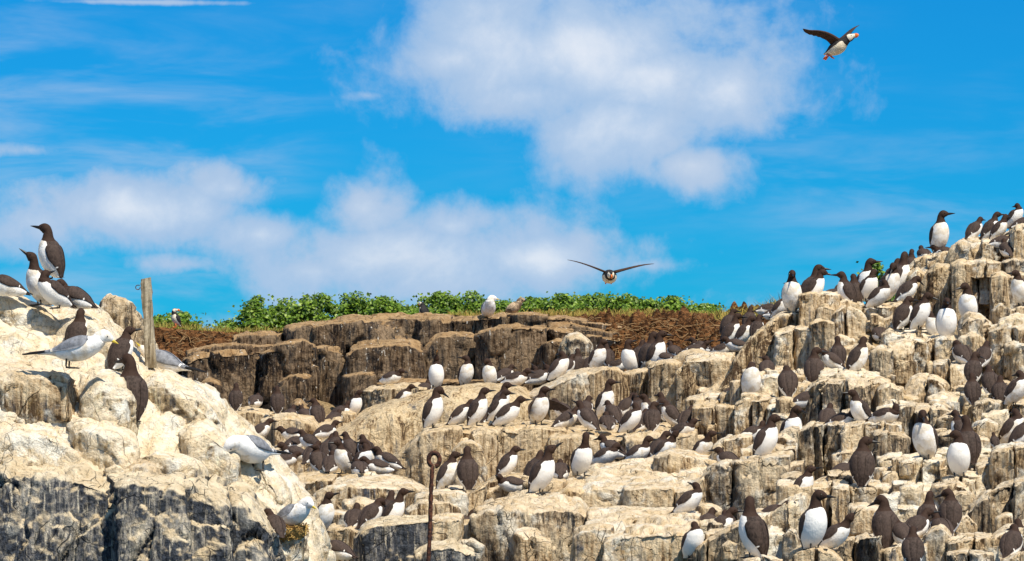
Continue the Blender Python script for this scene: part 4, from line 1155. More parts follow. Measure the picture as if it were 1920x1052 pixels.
    hip = p0 + d * .06 + vent * .030
    sh = np.array([-hip[0] - (0.0 if not lie else .02), 0, 0])
    low = V[body_rows][..., 2].min()
    sh[2] = leg - low if not lie else -low - .012
    if lie or th < 30:
        pass
    tail_low = (V[~body_rows][..., 2].min() + sh[2]) if (~body_rows).any() else 0
    V = V + sh
    tail_fix = (V[..., 2] < .004) & ground
    V[..., 2] = np.where(tail_fix, .004 + (V[..., 2] - .004) * .15, V[..., 2])
    f = grid_faces(n, seg, True)[:, ::-1]
    parts = [('body', V.reshape(-1, 3), f, K['mat'], {'w': w.ravel(), 'e': e.ravel()})]
    height = V[..., 2].max()
    # folded wings lying on the flanks
    if wings:
        nS, nT = 26, 9
        sA, sB = sb - .004, K['wingtip']
        ss_ = np.linspace(sA, sB, nS)
        cx = np.interp(ss_, sv, ctr[:, 0]); cz = np.interp(ss_, sv, ctr[:, 1])
        ext = np.minimum(ss_ + K['tail'] * .8, 0)      # beyond the tail the tips run straight on
        cx = cx + tdir[0] * -ext * (ss_ < -K['tail'] * .8); cz = cz + tdir[1] * -ext * (ss_ < -K['tail'] * .8)
        dx = np.interp(ss_, sv, dors[:, 0]); dz = np.interp(ss_, sv, dors[:, 1])
        wv = np.maximum(np.interp(ss_, sv, rv), .013); wl = np.maximum(np.interp(ss_, sv, rl), .017)
        q = (ss_ - sB) / (sA - sB)
        a0 = K['wa'][0] + 40 * np.clip((q - .86) / .14, 0, 1) ** 2 + 25 * np.clip((.3 - q) / .3, 0, 1)
        a1 = K['wa'][1] - 30 * np.clip((q - .86) / .14, 0, 1) ** 2 - (48 if kind == 'guillemot' else 30) * np.clip((.62 - q) / .62, 0, 1)
        tt = np.linspace(0, 1, nT)
        AL = np.radians(a0[:, None] + (a1 - a0)[:, None] * tt[None])
        thick = (.0075 * np.sin(np.pi * np.clip(tt, .04, .96)) ** .45)[None] * (np.clip(q / .12, .45, 1) * np.clip((1 - q) / .06, .15, 1))[:, None] + .0012
        for sgn in (1, -1):
            rr = 1.0
            outer = np.stack([cx[:, None] + dx[:, None] * np.cos(AL) * (wv[:, None] + thick), sgn * np.sin(AL) * (wl[:, None] + thick), cz[:, None] + dz[:, None] * np.cos(AL) * (wv[:, None] + thick)], -1)
            inner = np.stack([cx[:, None] + dx[:, None] * np.cos(AL) * (wv[:, None] - .004), sgn * np.sin(AL) * (wl[:, None] - .004), cz[:, None] + dz[:, None] * np.cos(AL) * (wv[:, None] - .004)], -1)
            outer = outer + sh; inner = inner + sh
            outer[..., 2] = np.maximum(outer[..., 2], .006); inner[..., 2] = np.maximum(inner[..., 2], .004)
            vv = np.concatenate([outer.reshape(-1, 3), inner.reshape(-1, 3)])
            gfc = grid_faces(nS, nT); off = nS * nT
            ff = [gfc if sgn < 0 else gfc[:, ::-1], (gfc[:, ::-1] if sgn < 0 else gfc) + off]
            rim = np.r_[np.arange(nT), np.arange(1, nS) * nT + nT - 1, (nS - 1) * nT + np.arange(nT - 2, -1, -1), np.arange(nS - 2, 0, -1) * nT]
            r2 = np.roll(rim, -1); ff.append(np.stack([rim, r2, r2 + off, rim + off], 1))
            if kind == 'guillemot':
                ww = np.minimum(1 - np.abs(ss_[:, None] - .052 + .012 * tt[None]) / .0055, (tt[None] - .62) * 4) * .3
                ww = np.minimum(ww, .3); ee = np.zeros((nS, nT))
            elif kind == 'kittiwake':
                ww = np.where(np.abs(q[:, None] - .40) < .025, .3, -.4) + 0 * tt[None]; ee = np.broadcast_to((q < .30)[:, None] * 1.0, (nS, nT))
            else:
                ww = np.full((nS, nT), -.4); ee = np.zeros((nS, nT))
            ww = np.broadcast_to(ww, (nS, nT))
            parts.append(('wing', vv, np.concatenate(ff), K['mat'], {'w': np.r_[ww.ravel(), ww.ravel() * 0 - .3], 'e': np.r_[ee.ravel(), ee.ravel()]}))
    # bill
    full = np.array(R(yaw))
    def place(pts2, y=None):
        X = np.stack([pts2[:, 0], np.zeros(len(pts2)) if y is None else y, pts2[:, 1]], -1)
        return turn(X, np.full(len(X), R(yaw))) + sh
    bl = K['bill']
    def mandible(a, m, r0, mat):
        q = np.linspace(0, 1, 7)
        c2 = bb[None] - dirv(hp)[None] * .006 + (q * (bl + .006))[:, None] * dirv(hp + a)[None] + (q ** 2 * -.003)[:, None] * dirv(hp + 90)[None]
        aa = np.linspace(0, 2 * np.pi, 8, endpoint=False)
        rr = r0 * (1 - q ** 1.4) + .0012
        if kind == 'puffin': rr = r0 * np.sqrt(np.clip(1 - q ** 2.2, .02, 1))
        up = dirv(hp + a + 90)
        X = c2[:, None] + (np.cos(aa)[None] * rr[:, None] * m)[..., None] * up
        yy = np.sin(aa)[None] * rr[:, None] * (.72 if kind != 'puffin' else .45)
        ff = grid_faces(7, 8, True)[:, ::-1]
        parts.append(('bill', place(X.reshape(-1, 2), yy.ravel()), ff, mat, None))
    if gape:
        mandible(gape * .5 + 4, .55, K['billr'], K['billmat']); mandible(-gape * .5 + 4, .5, K['billr'], MGAPE if gape < 0 else K['billmat'])
    else:
        mandible(0, 1.0, K['billr'] * 1.05, K['billmat'])
    # eyes
    eyes = []
    er = hd + dirv(hp) * K['head'] * .50 + dirv(hp + 90) * K['head'] * .22
    for sgn in (1, -1):
        e3 = place(np.array([er]), np.array([sgn * K['headw'] * .80]))[0]
        eyes.append(tuple(e3))
    return parts, height, eyes

def add_parts(root, parts, eyes):
    body = None
    for (nm, v, f, mat, at) in parts:
        o = mesh_obj(nm, v, f, mat, body if nm == 'bill' else root, True, at)
        if nm == 'body': body = o
    em = shared_mesh('eye', eye_build)
    for e3 in eyes:
        o = from_mesh('eye', em, body); o.location = e3

def bird(kind, px, py, h, hd, th, nk, hp, yaw, label, D=None, lie=False, cat=None, group=None, gape=0, smin=.84, smax=1.16, phin=None, feet=True, wings=True, dz=0.0, front=None):
    seed = int(px * 7 + py * 3) % 1000
    parts, height, eyes = make_bird(kind, th, nk, hp, yaw, phin, lie, wings, gape, seed)
    if front is not None:                     # pressed against the rock face behind it
        q = P(px, py - h * .45, 1.0); q = Vector(q / np.linalg.norm(q))
        hh = ROCKS.ray_cast(Vector((0, 0, 0)), q)
        loc = Vector(P(px, py, hh[0].y - front))
    elif D is None:
        loc = stand(px, py)
    else:
        loc = Vector(P(px, py, D))
    loc = loc + Vector((0, 0, dz))
    sc = h / FPX * loc.y / height
    sc = min(max(sc, smin), smax)
    root = empty(kind, loc, R(hd), sc)
    tag(root, label, cat or {'guillemot': 'bird', 'kittiwake': 'gull', 'chick': 'chick', 'puffin': 'puffin'}[kind], group)
    add_parts(root, parts, eyes)
    if feet and not lie:
        K = KIND[kind]
        fm = shared_mesh('foot_' + kind, foot_build(K['foot'], K['leg']))
        for sgn in (1, -1):
            o = from_mesh('foot', fm, root); o.location = (.012, sgn * .034, 0); o.rotation_euler = (0, 0, sgn * .3)
    return root

GR = 'guillemots crowded on the rocks'
def g(px, py, h, hd, th, nk, hp, yaw, label, D=None, **k):
    return bird('guillemot', px, py, h, hd, th, nk, hp, yaw, label, D, cat='guillemot', group=GR, **k)

# near outcrop on the left
g(97, 522, 104, 165, 72, .7, 14, 0, 'guillemot standing upright highest on the near left rock, bill up left', D=21.75)
g(76, 572, 100, 205, 66, .8, 38, -20, 'guillemot stretching its bill up to the left below the topmost bird', D=21.5)
g(112, 578, 72, 200, 40, .1, -35, -150, 'preening guillemot with ruffled brown back at the crest of the near rock', D=21.35)
g(150, 580, 58, 160, 28, .15, -10, 60, 'hunched guillemot at the right end of the crest group on the near rock', D=21.45, lie=True)
g(22, 556, 52, 190, 22, .1, 0, 60, 'white-bellied guillemot cut off by the left edge, lying on the near rock', D=21.4, lie=True)
g(143, 664, 70, 60, 68, .6, -8, 20, 'guillemot whose dark head shows behind the standing kittiwake', front=.02)
g(222, 694, 72, 50, 58, .4, 8, -45, 'brown guillemot facing right, just right of the standing kittiwake', front=.10, smax=1.0)
g(246, 790, 128, 112, 74, .8, -4, 30, 'guillemot seen from behind clinging to the slope below the post', front=.12, smax=1.3)
g(518, 1008, 40, 120, 40, .2, -10, 60, 'dark guillemot tucked beside the kittiwake on its nest', front=.06, lie=True, smin=.7)

# nook under the back cliff
g(442, 770, 52, 90, 68, .4, 0, 0, 'guillemot with its back turned, leftmost in the nook under the brown cliff', D=34.6)
g(477, 764, 28, 80, 14, .0, 0, 20, 'brooding guillemot with white rump between two standing birds in the nook', D=34.8, lie=True)
g(520, 776, 50, 95, 68, .4, 0, 20, 'guillemot with its back turned standing on the small ledge under the cliff', D=34.4)
g(596, 800, 54, 120, 62, .3, -5, 40, 'guillemot with bowed head beside the dark gap in the nook', D=34.2)
g(622, 798, 30, 60, 20, .1, 0, 30, 'small dark guillemot lying right of the one with bowed head', D=34.3, lie=True)
g(628, 790, 30, 20, 30, .3, 0, 0, 'guillemot head peeping over a brown stone in the nook', D=34.9)
g(663, 782, 42, -45, 60, .5, 6, 25, 'white-breasted guillemot looking right over the brown stone in the nook', D=35.0)
g(727, 720, 27, -25, 16, .3, -10, 10, 'guillemot lying alone on the short ledge left of the whaleback', D=36.2, lie=True)
g(750, 764, 40, -20, 45, .4, -8, 0, 'guillemot showing only head and shoulder behind the left of the whaleback', D=35.2)
g(792, 744, 24, 60, 30, .2, 0, 0, 'dark guillemot almost hidden behind the crest of the whaleback', D=35.8, lie=True)
g(480, 828, 30, 20, 40, .3, 0, 0, 'guillemot whose head just clears the back of the preening kittiwake', D=32.6)
g(604, 822, 32, 35, 20, .3, 12, -20, 'dark guillemot lying with raised head at the foot of the whaleback', D=32.6, lie=True)
g(558, 826, 22, 170, 8, .1, 0, 0, 'flat-lying dark guillemot above the preening kittiwake tail', D=32.4, lie=True)
g(563, 866, 38, 175, 18, .2, -15, 30, 'guillemot lying with pale feet showing right of the preening kittiwake', D=30.7, lie=True)
g(524, 876, 28, 25, 10, .1, 0, 0, 'guillemot reduced to a dark wedge behind the preening kittiwake', D=29.8, lie=True)
g(598, 888, 52, 110, 50, .1, -40, 120, 'preening guillemot hunched at the left of the group under the whaleback', D=28.7)
g(618, 890, 44, 80, 30, .1, -20, 40, 'ruffled guillemot seen from behind under the whaleback', D=28.5)
g(646, 888, 60, 222, 64, .4, 4, -20, 'guillemot with bill pointing left in the group under the whaleback', D=28.3)
g(674, 888, 54, -35, 52, .1, -45, 150, 'leaning guillemot with white flank and hidden head under the whaleback', D=28.3)
g(704, 884, 56, 200, 55, .5, 4, -15, 'guillemot behind the group looking left against the streaked slab', D=28.9)
g(718, 890, 32, 195, 14, .2, -8, 0, 'guillemot lying with its tail right at the end of the group', D=28.2, lie=True)
g(676, 894, 24, 100, 12, .1, -10, 50, 'brown head of a low guillemot in front of the leaning bird', D=28.0, lie=True)

# lower left ledges
g(606, 998, 72, -45, 66, .5, 18, 25, 'guillemot with white front beside the edge of the near rock', D=24.6)
g(688, 992, 42, 40, 45, .3, -50, -20, 'brown guillemot with bowed head on the lower left ledge', D=24.9)
g(732, 990, 62, -15, 56, .9, 6, 0, 'long-necked guillemot with white breast on the lower left ledge', D=24.8)
g(722, 988, 42, 60, 55, .5, 0, 20, 'dark head of a guillemot behind the long-necked one', D=25.2)
g(662, 992, 26, 80, 30, .2, -10, 0, 'guillemot head low at the left of the lower ledge', D=25.1, lie=True)
g(642, 1050, 46, 150, 22, .15, -10, 50, 'dark guillemot lying at the bottom edge beside the near rock', D=23.6, lie=True)
g(858, 1004, 38, 25, 30, .2, -5, 0, 'guillemot lying in the cleft left of the big stained boulder', D=25.6, lie=True)

# ledge under the cliff, whaleback top
g(818, 728, 64, -90, 80, .5, 52, 10, 'white-fronted guillemot with orange gape raised to the sky', D=35.4, gape=-26)
g(873, 724, 58, -55, 68, .5, 6, -125, 'guillemot with white front looking back left on the whaleback', D=35.5)
g(919, 726, 54, -110, 66, .4, -38, -35, 'guillemot with white front and lowered bill on the whaleback', D=35.4)
g(958, 724, 34, -10, 18, .2, -12, -20, 'guillemot lying at the right end of the whaleback', D=35.3, lie=True)
g(1002, 722, 40, 10, 24, .3, -30, 140, 'preening guillemot lying left of the boulder top', D=35.6, lie=True)
g(1042, 714, 56, -18, 52, .4, -22, 150, 'guillemot leaning right with head turned back above the boulder', D=35.0)
g(1082, 704, 46, 80, 66, .6, -5, 20, 'small dark guillemot behind the boulder right of the leaning bird', D=35.8)
g(1102, 702, 40, 40, 50, .3, 0, 0, 'brown guillemot crouched behind the white-breasted one on the boulder', D=35.8)
g(1118, 696, 60, -38, 62, .5, 2, 25, 'white-breasted guillemot on the boulder looking right', D=35.0)
g(1150, 698, 26, -10, 14, .1, 0, 0, 'dark guillemot lying between two white-fronted ones', D=35.2, lie=True)
g(1182, 700, 64, -125, 64, .6, 5, 150, 'guillemot with half-open wing and head turned away', D=34.9)
g(1198, 690, 54, 60, 60, .3, 0, 0, 'dark guillemot head behind the half-open wing', D=35.6)
g(1212, 694, 76, 15, 66, .6, 4, 0, 'dark guillemot close behind the tall one below the soil', D=35.4)
g(1228, 694, 80, -12, 68, .7, -4, 20, 'tall guillemot with a narrow white belly below the soil bank', D=35.1)
g(1256, 684, 24, 150, 12, .1, 0, 0, 'low dark guillemot at the brink right of the tall one', D=35.0, lie=True)
g(1294, 668, 26, 5, 10, .5, 26, 0, 'guillemot lying with raised bill at the foot of the soil', D=34.9, lie=True)
g(1346, 668, 30, -10, 16, .3, 0, 60, 'guillemot sitting right of the one with raised bill', D=34.7, lie=True)

# head of the right-hand slope
g(1362, 626, 48, 30, 56, .3, 0, -10, 'rearmost guillemot of the dark group at the top of the soil', D=36.0)
g(1366, 650, 64, 12, 60, .7, -4, 0, 'dark guillemot stretching its neck right in the group below the hedge end', D=35.0)
g(1390, 648, 56, 2, 56, .6, -12, 0, 'guillemot with bill pointing down right in the dark group', D=34.6)
g(1418, 640, 46, 60, 62, .4, -10, 0, 'brown-necked guillemot at the right of the dark group', D=34.4)
g(1390, 660, 30, 175, 16, .1, -10, 0, 'guillemot lying in front of the dark group', D=34.2, lie=True)
g(1432, 592, 20, 10, 10, .4, 14, 0, 'guillemot lying on the skyline with raised bill by the grass', D=35.4, lie=True)
g(1446, 600, 20, 5, 10, .3, 0, 0, 'second low guillemot on the skyline by the grass', D=34.6, lie=True)
g(1458, 597, 36, -20, 50, .2, -30, 0, 'small guillemot with lowered bill just left of the white-fronted one', D=33.9)
g(1485, 588, 80, -96, 78, .7, -12, 8, 'white-fronted guillemot facing the viewer at the left of the skyline group')
g(1515, 572, 80, 15, 60, .9, -4, -12, 'guillemot at the back of the pair, bill right, above the square block', D=33.6)
g(1514, 562, 36, 195, 20, .4, 4, 0, 'guillemot lying with bill left behind the pair', D=34.0, lie=True)
g(1523, 566, 62, -5, 58, .4, -14, 0, 'front guillemot of the pair, bill right, on the square block', D=32.9)
g(1552, 566, 28, 20, 14, .3, 0, 0, 'low dark guillemot behind the square block', D=33.4, lie=True)
g(1590, 578, 70, 155, 68, .4, 4, 20, 'guillemot turned three quarters away with bill left on the skyline', D=32.8)
g(1604, 576, 64, 100, 66, .4, 0, 0, 'guillemot mostly hidden behind the one with bill left', D=33.3)
g(1622, 562, 78, -60, 66, .8, 4, 60, 'guillemot raising its head right behind the skyline group', D=33.7)
g(1625, 566, 62, -40, 60, .2, 0, 100, 'white-chested guillemot with brown head in the skyline group', D=33.3)
g(1640, 578, 54, -25, 42, .2, -30, 150, 'preening guillemot leaning right in the skyline group', D=32.6)
g(1664, 566, 74, -40, 62, .5, -45, -70, 'guillemot scratching its chest in the skyline group', D=33.0)
g(1672, 545, 62, 40, 60, .4, 0, 0, 'brown guillemot head behind the chest-scratching one', D=33.9)
g(1684, 550, 80, 5, 66, .8, 0, 60, 'slim guillemot with upright neck left of the tall rock', D=33.6)
g(1708, 520, 52, 70, 70, .7, 0, 0, 'guillemot head alone above the skyline beside the tall rock', D=35.5)
g(1735, 490, 30, 100, 20, .3, 0, 0, 'low brown guillemot head left of the lone upright bird', D=35.0, lie=True)
g(1762, 472, 80, -52, 76, .7, 6, 36, 'lone upright guillemot with white front highest on the pale rock')
g(1782, 486, 28, 172, 12, .2, 0, 0, 'dark guillemot lying behind the lone upright one', D=34.3, lie=True)
g(1822, 450, 44, 35, 46, .3, 0, 10, 'guillemot leaning right at the left of the top group', D=34.2)
g(1852, 452, 56, 10, 56, .6, 4, 0, 'guillemot with bill right in the middle of the top group', D=34.0)
g(1868, 452, 44, -10, 54, .5, 0, 60, 'brown-headed guillemot with white breast in the top group', D=33.8)
g(1870, 466, 26, 10, 14, .2, 0, 0, 'guillemot lying below the top group', D=33.5, lie=True)
g(1898, 428, 46, -30, 52, .2, -40, 150, 'preening guillemot with white shoulder at the upper right edge', D=34.0)
g(1912, 432, 32, 10, 20, .3, 0, 0, 'dark guillemot lying at the upper right edge', D=33.6, lie=True)
g(1890, 482, 30, 100, 30, .1, -10, 0, 'guillemot back showing beside the corner block at upper right', D=33.2, lie=True)
g(1916, 574, 68, -150, 66, .4, 0, 0, 'guillemot cut by the right edge in front of the upper columns', D=31.8)

# terraces right of centre
g(1694, 566, 50, 15, 44, .4, -40, 0, 'dark guillemot bowing its bill below the tall rock', D=32.4)
g(1690, 618, 64, 35, 60, .3, -4, -20, 'dark guillemot with its tail down left on the flat slab', D=31.9)
g(1722, 618, 70, -22, 62, .5, -16, 10, 'guillemot with long white belly looking right on the flat slab', D=31.7)
g(1775, 638, 80, -90, 78, .45, -10, 0, 'broad white-fronted guillemot facing the viewer on the flat slab', D=31.35)
g(1752, 638, 56, -140, 66, .1, -20, -100, 'white flank of a guillemot behind the broad white-fronted one', D=31.7)
g(1816, 606, 76, -115, 70, .7, -14, -40, 'white-fronted guillemot with bill down left below the tall rock', D=31.9)
g(1408, 748, 70, -80, 70, .15, -40, 150, 'white-fronted guillemot with its head tucked away on the pale step', D=29.9)
g(1437, 712, 46, 80, 40, .1, -20, 100, 'dark guillemot seen from behind above the tucked white one', D=30.9)
g(1478, 746, 62, 92, 56, .0, -50, 10, 'guillemot bent forward showing its folded wings from behind', D=29.9)
g(1526, 724, 74, 80, 66, .5, -6, -70, 'guillemot seen from behind with bill right above the dark boulder', D=30.2)
g(1502, 766, 42, 15, 22, .3, -6, 0, 'guillemot lying with white belly left of the dark boulder', D=29.3, lie=True)
g(1570, 698, 40, 170, 40, .1, -40, 60, 'preening guillemot crouched left of the upright one on the slab', D=30.4)
g(1572, 690, 56, 95, 70, .6, 6, 0, 'dark neck of a guillemot behind the crouched preening one', D=30.9)
g(1604, 702, 72, 5, 62, .4, 4, 60, 'upright guillemot with brown back and white belly on the slab', D=30.2)
g(1362, 756, 30, 10, 26, .0, -20, 150, 'dark guillemot half hidden beside the small stump', D=30.4, lie=True)
g(1650, 640, 26, 90, 20, .1, 0, 0, 'low brown guillemot among the small upright stones', D=31.9, lie=True)

# lower right terraces
g(1398, 834, 46, 2, 26, .2, -6, 80, 'guillemot lying with tail left beside the tan block', D=28.6)
g(1432, 862, 86, -14, 64, .5, -4, 0, 'guillemot with brown back and white belly on the grey block, bill right', D=26.5)
g(1482, 842, 82, -50, 68, .6, -14, 20, 'white-fronted guillemot looking down right behind the grey block bird', D=27.9)
g(1549, 806, 36, 70, 40, .3, 0, 0, 'brown head of a guillemot under the dark boulder', D=28.3)
g(1566, 804, 32, 0, 18, .3, 4, 60, 'guillemot lying under the dark boulder with white belly', D=28.0, lie=True)
g(1618, 800, 70, 195, 60, .5, 4, 0, 'guillemot looking left with white breast right of the dark boulder', D=27.9)
g(1650, 796, 40, -35, 14, .0, -10, 150, 'white guillemot flank lying right of the one looking left', D=27.7, lie=True)
g(1372, 880, 34, 130, 24, .1, 0, 30, 'top of a brown guillemot head behind the tall grey block', D=26.6, lie=True)

# centre ledges
g(835, 918, 72, -10, 62, .4, 4, 10, 'guillemot with ruffled feathers and bill right behind the iron rod', D=26.4)
g(877, 918, 82, 100, 70, .6, 0, -10, 'guillemot with its back turned right of the iron rod', D=26.3)
g(946, 896, 50, 5, 56, .2, 0, -10, 'squat guillemot with soiled white breast below the second ledge', D=27.6)
g(998, 908, 64, 40, 56, .3, -5, 30, 'dark guillemot behind the one stretching its bill up', D=27.1)
g(1012, 924, 90, -18, 62, .6, 34, 20, 'guillemot stretching its bill up right on the big boulder')
g(972, 924, 28, -165, 12, .1, 0, 60, 'guillemot lying with tail left behind the one on the big boulder', D=26.4, lie=True)
g(1051, 900, 30, 90, 20, .1, 0, 0, 'small brown head behind the boulder right of the stretching bird', D=26.9, lie=True)
g(1088, 892, 82, -60, 58, 1.0, 4, 150, 'guillemot with long dark neck and white breast leaning on the pale slab', D=26.9)
g(1128, 872, 34, -30, 26, .2, -40, 60, 'guillemot with head bowed behind the pale slab', D=27.6, lie=True)
g(1186, 872, 54, -25, 34, .6, 0, 20, 'guillemot sitting with white breast behind the pale slab', D=27.5)
g(1240, 866, 52, -30, 44, .6, 34, 0, 'guillemot with bill raised at the right of the pale slab', D=27.6)
g(1226, 866, 42, 20, 50, .4, 0, 0, 'brown head of a guillemot beside the one with bill raised', D=27.9)
g(1312, 866, 50, -50, 44, .7, 0, 50, 'guillemot with white breast just left of the tan columns', D=27.5)

# second ledge
g(810, 802, 78, -8, 70, .6, -34, 10, 'slim guillemot at the left end of the second ledge, bill down', D=30.0)
g(856, 798, 50, -5, 42, .2, 0, 30, 'guillemot leaning forward second from the left on the second ledge', D=30.1)
g(892, 798, 72, 0, 64, .5, 8, 0, 'guillemot with raised bill third from the left on the second ledge', D=30.0)
g(935, 782, 66, -5, 64, .5, 0, 0, 'rear guillemot of the four looking right on the second ledge', D=30.9)
g(928, 790, 60, -4, 56, .4, -4, 0, 'middle guillemot of the four looking right on the second ledge', D=30.5)
g(942, 800, 58, -8, 40, .5, 2, 0, 'leaning front guillemot of the four looking right on the second ledge', D=30.0)
g(1076, 796, 42, 20, 26, .2, -30, -60, 'preening dark guillemot behind the flapping one', D=30.8, lie=True)
g(1108, 808, 58, 140, 46, .3, 24, 0, 'guillemot with bill up left and white flank on the second ledge', D=29.7)
g(1132, 782, 72, -30, 66, .9, 2, 20, 'guillemot with upright dark neck and white chest below the boulder', D=31.0)
g(1168, 784, 48, 30, 46, .2, -20, 60, 'dark guillemot right of the upright-necked one', D=31.1)
g(1154, 796, 36, 120, 40, .2, -10, 0, 'small dark guillemot in the middle of the second ledge crowd', D=30.5)
g(1176, 812, 58, -15, 50, .2, -40, 130, 'leaning guillemot with white flank in the second ledge crowd', D=29.6)
g(1222, 812, 60, 80, 56, .3, 0, -60, 'ruffled guillemot seen from behind in the second ledge crowd', D=29.7)
g(1222, 796, 58, 175, 62, .4, 2, 0, 'guillemot with open bill looking left at the back of the crowd', D=30.8, gape=22)
g(1264, 802, 54, 150, 52, .2, -40, 40, 'preening guillemot at the right of the second ledge crowd', D=30.3)
g(1270, 822, 38, -20, 20, .2, 0, 60, 'guillemot lying with white belly at the right end of the second ledge', D=29.4, lie=True)

# bottom right
g(1282, 964, 58, -12, 40, .0, -40, 150, 'preening guillemot with its head tucked on the low pale ledge', D=24.9)
g(1296, 1048, 66, -55, 60, .1, -50, 150, 'white-fronted preening guillemot at the bottom left of the grey block', front=.12)
g(1320, 1010, 36, 60, 40, .2, 0, 0, 'small dark guillemot behind the white-fronted preening one', D=24.7)
g(1343, 1016, 42, 10, 48, .3, 0, 0, 'dark guillemot looking right beside the foot of the grey block', D=24.2)
g(1414, 1046, 116, 145, 72, .7, 4, -60, 'large guillemot turned away with long neck at the bottom', D=22.6)
g(1440, 984, 46, -30, 22, .0, -20, 60, 'white rounded flank of a guillemot behind the long-necked one', D=24.6, lie=True)
g(1362, 1000, 26, 90, 20, .1, 0, 0, 'sliver of a dark guillemot in the cleft below the grey block', D=24.4, lie=True)
g(1500, 942, 66, -20, 58, .3, 14, 0, 'guillemot looking up right between the grey block and the cream block', D=25.1)
g(1525, 1030, 112, -48, 74, .8, -4, 30, 'tall guillemot with white front standing at the bottom, dark neck', D=22.2)
g(1556, 1032, 54, -20, 40, .5, 46, 0, 'guillemot calling upward with open bill beside the tall one', D=22.6, gape=26)
g(1617, 912, 94, 78, 72, .5, -4, -75, 'guillemot with its back turned and bill right on the cream block')
g(1572, 902, 34, 30, 24, .3, 0, 0, 'dark head of a guillemot behind the cream block', D=25.8, lie=True)
g(1735, 862, 94, -130, 70, .6, -30, 40, 'guillemot with white front leaning left, wing tip down right')
g(1798, 894, 88, -100, 72, .5, -8, -75, 'white-fronted guillemot with brown head and bill left on the rubble')
g(1818, 870, 92, 105, 66, .8, 20, 10, 'dark-backed guillemot behind the white-fronted one on the rubble', D=25.9)
g(1806, 838, 70, 130, 60, .4, 0, 0, 'guillemot head behind the dark-backed one', D=26.9)
g(1660, 1028, 100, 92, 70, .6, -22, 60, 'guillemot seen from behind with bill down left, wing tips crossed', D=22.9)
g(1708, 1018, 66, 40, 36, .4, 0, -30, 'hunched guillemot looking right behind the bottom edge bird', D=23.2)
g(1738, 1000, 60, 60, 66, .7, 0, 0, 'brown neck of a guillemot under the cream ledge', D=23.8)
g(1782, 1000, 84, 80, 66, .4, -22, 85, 'dark guillemot bowing left under the stained slab', D=23.5)
g(1712, 1066, 74, 85, 60, .4, 0, -20, 'guillemot cut by the bottom edge with its back turned', D=22.0)
g(1893, 1050, 62, 60, 46, .1, -20, 60, 'ruffled dark guillemot at the bottom right corner', D=22.3)
g(1916, 1048, 60, 100, 60, .2, 0, 0, 'guillemot squeezed at the bottom of the right edge', D=22.6)

# right edge
g(1810, 686, 50, 110, 34, .0, -40, 20, 'hunched guillemot with white wing bar under the broad front bird', D=30.5)
g(1824, 722, 64, 70, 60, .5, -20, -40, 'guillemot leaning over its neighbour in the trio on the right', D=29.8)
g(1824, 760, 62, 92, 66, .5, -4, 0, 'front guillemot of the trio on the right, back turned', D=29.2)
g(1858, 744, 60, 95, 58, .2, -30, 0, 'right-hand guillemot of the trio with its head bowed', D=29.6)
g(1900, 760, 66, -25, 54, .3, -40, 150, 'preening guillemot with pale belly at the right edge', D=29.0)
g(1890, 836, 70, -10, 54, .4, -20, 120, 'guillemot leaning right with a white stripe near the right edge', D=27.6)
g(1908, 842, 64, 10, 50, .4, -10, 0, 'dark guillemot cut by the right edge above the corner block', D=27.2)
g(1866, 842, 32, 100, 56, .3, 0, 0, 'small dark young guillemot beside the leaning one', D=26.6, smin=.4)

# birds filling out the crowds
g(1064, 792, 40, 150, 40, .2, -10, 0, 'dark guillemot squeezed between the flapping one and the preening one', D=30.6)
g(985, 718, 32, 30, 22, .1, -20, 130, 'low guillemot tucked between the two lying on the whaleback', D=35.7, lie=True)
g(1198, 812, 44, 60, 40, .2, -10, 0, 'guillemot crouched in the thick of the second ledge crowd', D=30.0)
g(1246, 790, 50, 110, 58, .3, 0, 20, 'dark guillemot between the open-billed one and the preening one', D=30.6)
g(1140, 808, 34, 95, 24, .1, -10, 0, 'dark brooding guillemot at the brink of the second ledge', D=29.8, lie=True)
g(580, 872, 40, 60, 36, .2, -10, 0, 'brown guillemot packed behind the lying one near the near rock', D=29.6)
g(632, 862, 44, 100, 50, .2, 0, 0, 'guillemot back between the group birds and the whaleback', D=29.2)
g(660, 866, 42, 130, 54, .3, 0, 0, 'guillemot half hidden in the middle of the group under the whaleback', D=29.1)
g(1270, 676, 30, 120, 30, .2, 0, 0, 'guillemot between the low dark one and the one with raised bill', D=35.6)
g(1322, 664, 28, 160, 24, .2, 0, 0, 'small dark guillemot at the foot of the soil bank', D=35.6, lie=True)
g(1404, 622, 50, 70, 60, .4, 0, 0, 'guillemot standing at the back of the dark group by the grass', D=35.8)
g(1575, 566, 40, 60, 46, .2, 0, 0, 'low guillemot left of the one turned three quarters away', D=33.5)
g(1700, 1030, 44, 120, 40, .2, 0, 0, 'guillemot crouched behind the bottom edge bird', D=22.8)
g(1875, 760, 50, 80, 56, .3, 0, 0, 'guillemot between the trio and the right edge', D=29.4)
g(1842, 690, 48, 60, 50, .2, -10, 0, 'dark guillemot above the trio on the right', D=30.4)
g(1770, 1012, 40, 110, 30, .1, -10, 0, 'dark guillemot lying beside the one bowing left', D=23.3, lie=True)

